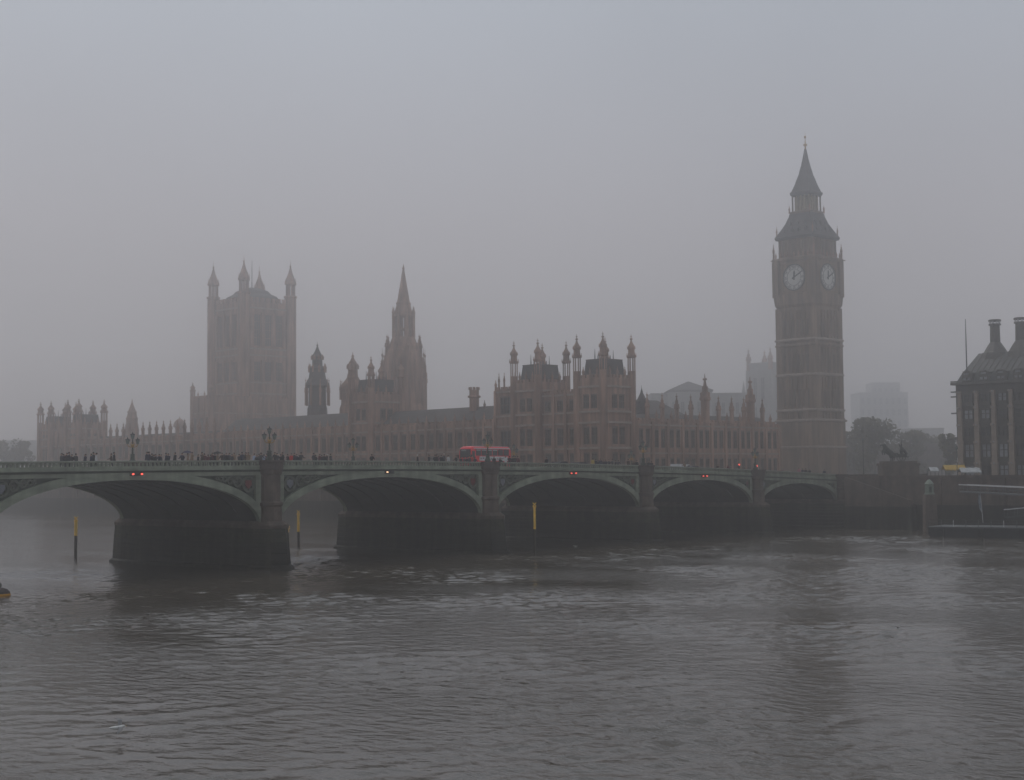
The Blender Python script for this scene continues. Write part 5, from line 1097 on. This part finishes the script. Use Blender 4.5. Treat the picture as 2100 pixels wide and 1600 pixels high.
def umbrella(px, m, label, Y=1.8, dz=1.9):
    p = onY(px, 940, Y); t = thing('umbrella', label, 'umbrella', (p.x, Y, P(p.x) - 0.87), 0)
    MB().loft(0, 0, [(dz - 0.02, 0.58), (dz + 0.12, 0.42), (dz + 0.2, 0.2), (dz + 0.23, 0.02)], 8).build('canopy', m, t); MB().tube((0, 0, dz - 0.75), (0, 0, dz + 0.28), 0.015, 5).build('shaft', BLACK, t)
umbrella(384, mat('dark blue umbrella', (0.02, 0.02, 0.06), 0.7), 'open dark blue umbrella held above the walkers', dz=1.78)
umbrella(446, mat('black umbrella', (0.02, 0.02, 0.02), 0.7), 'open black umbrella low in the dense crowd', dz=1.7)

# ------------------------------------------------------------------ marker posts, buoy, birds
def marker(label, px, ytop, ybase, z_split=0.45, r=0.22):
    b = onZ(px, ybase); hd = (b - CAM).dot(FWD); h = zat(px, ytop, hd); t = thing('channel_marker', label, 'marker post', (b.x, b.y, 0), -YAW, 'yellow channel markers')
    MB().loft(0, 0, [(-1.5, r), (h * (1 - z_split), r * 0.9)], 10).build('pile', PILE, t)
    MB().loft(0, 0, [(h * (1 - z_split) + 0.003, r), (h - 0.7, r), (h - 0.65, r * 1.2), (h - 0.5, r * 1.2), (h - 0.48, r * 0.4)], 10).build('marker_sleeve', YEL, t)
    x = MB(); x.tube((-0.24, 0, h - 0.5), (0.24, 0, h), 0.075, 6); x.tube((0.24, 0.02, h - 0.5), (-0.24, 0.02, h), 0.075, 6); x.build('cross_topmark', YEL, t)
marker('yellow topped marker post left of the nearest pier', 155, 1060, 1145, 0.46)
marker('yellow topped marker post framed by the second arch', 612, 1047, 1120, 0.6)
marker('yellow marker post with a cross, before the third arch', 1097, 1031, 1140, 0.5, 0.17)
marker('tiny distant yellow marker beside the nearest pier', 592, 1079, 1100, 0.6, 0.1)
b = onZ(-2, 1222); t = thing('mooring_buoy', 'dark and orange mooring buoy cut by the picture edge', 'buoy', (b.x, b.y, 0), 0)
MB().ball((0, 0, 0.15), 1.0, 14, 8, (1, 1, 0.62)).build('float', mat('dark buoy paint', (0.03, 0.02, 0.02), 0.5), t)
MB().loft(0, 0, [(-0.05, 1.02), (0.12, 1.04), (0.2, 1.0)], 14).build('orange_band', mat('orange paint', (0.5, 0.25, 0.03), 0.6), t)
MB().ring((0, 0, 0.95), 0.2, 0.05, n=12).build('lifting_eye', PILE, t)
def gull(label, pos, span, rz, m, flying, tilt=0.0):
    t = thing('gull', label, 'bird', tuple(pos), rz); s = span / 1.2
    MB().rings([[(x * s, r * s * cos(q), (z + r * 0.9 * sin(q)) * s) for q in [2 * pi * i / 8 for i in range(8)]] for x, r, z in ((-0.3, 0.01, 0.02), (-0.2, 0.045, 0.01), (-0.05, 0.08, 0), (0.1, 0.07, 0.01), (0.17, 0.045, 0.05), (0.22, 0.045, 0.06), (0.26, 0.03, 0.05), (0.31, 0.006, 0.035))]).build('body', m, t, smooth=True)
    for sd in (-1, 1):
        if flying: pts = [(0.1, 0.05, 0.04, 0.16), (0.12, 0.28, 0.16, 0.15), (0.02, 0.5, 0.12, 0.09), (-0.08, 0.62, 0.06, 0.015)]
        else: pts = [(0.08, 0.06, 0.05, 0.16), (-0.05, 0.085, 0.06, 0.16), (-0.2, 0.07, 0.05, 0.1), (-0.36, 0.03, 0.05, 0.015)]
        MB().rings([[(x * s - c * s / 2, sd * y * s, z * s - 0.008), (x * s + c * s / 2, sd * y * s, z * s - 0.008), (x * s + c * s / 2, sd * y * s, z * s + 0.008), (x * s - c * s / 2, sd * y * s, z * s + 0.008)] for x, y, z, c in pts]).build('wing', mat('gull grey wing', (0.2, 0.2, 0.2), 0.8), t)
    MB().loft(0, 0, [(0, 0.012 * s), (0.05 * s, 0.003)], 5).build('beak', YEL, t).location = (0.31 * s, 0, 0.03 * s)
    return t
GW = mat('white feathers', (0.62, 0.62, 0.6), 0.9, 0.1, 6)
g1 = onZ(240, 1518); gull('white gull gliding low over the near water', (g1.x, g1.y, 0.5), 1.35, radians(200), GW, True).rotation_euler = (radians(20), 0, -YAW + radians(20))
g2 = onZ(1180, 1122); gull('white gull floating beneath the third arch', (g2.x, g2.y, 0.12), 1.3, radians(120), GW, False)
g3 = onZ(1842, 1310); gull('dark bird flying low over the open water', (g3.x, g3.y, 0.7), 0.75, -YAW + radians(90), mat('dark feathers', (0.03, 0.028, 0.025), 0.9), True)
g4 = onZ(1908, 1060, 3.6); 

# ------------------------------------------------------------------ haze: one closed box of even air round everything
hz = MB().box(-430, 1260, -430, 910, -2.6, 122).mesh('haze', [])
hm = bpy.data.materials.new('river fog'); hm.use_nodes = True; n = hm.node_tree.nodes; n.clear()
ho = n.new('ShaderNodeOutputMaterial'); hv = n.new('ShaderNodeVolumePrincipled')
hv.inputs['Color'].default_value = (0.985, 0.985, 0.99, 1); hv.inputs['Density'].default_value = HAZE_DENSITY; hv.inputs['Anisotropy'].default_value = 0.88
hm.node_tree.links.new(hv.outputs[0], ho.inputs['Volume']); hz.materials.append(hm)
ho_ = put('haze', hz); struct(ho_, 'stuff')
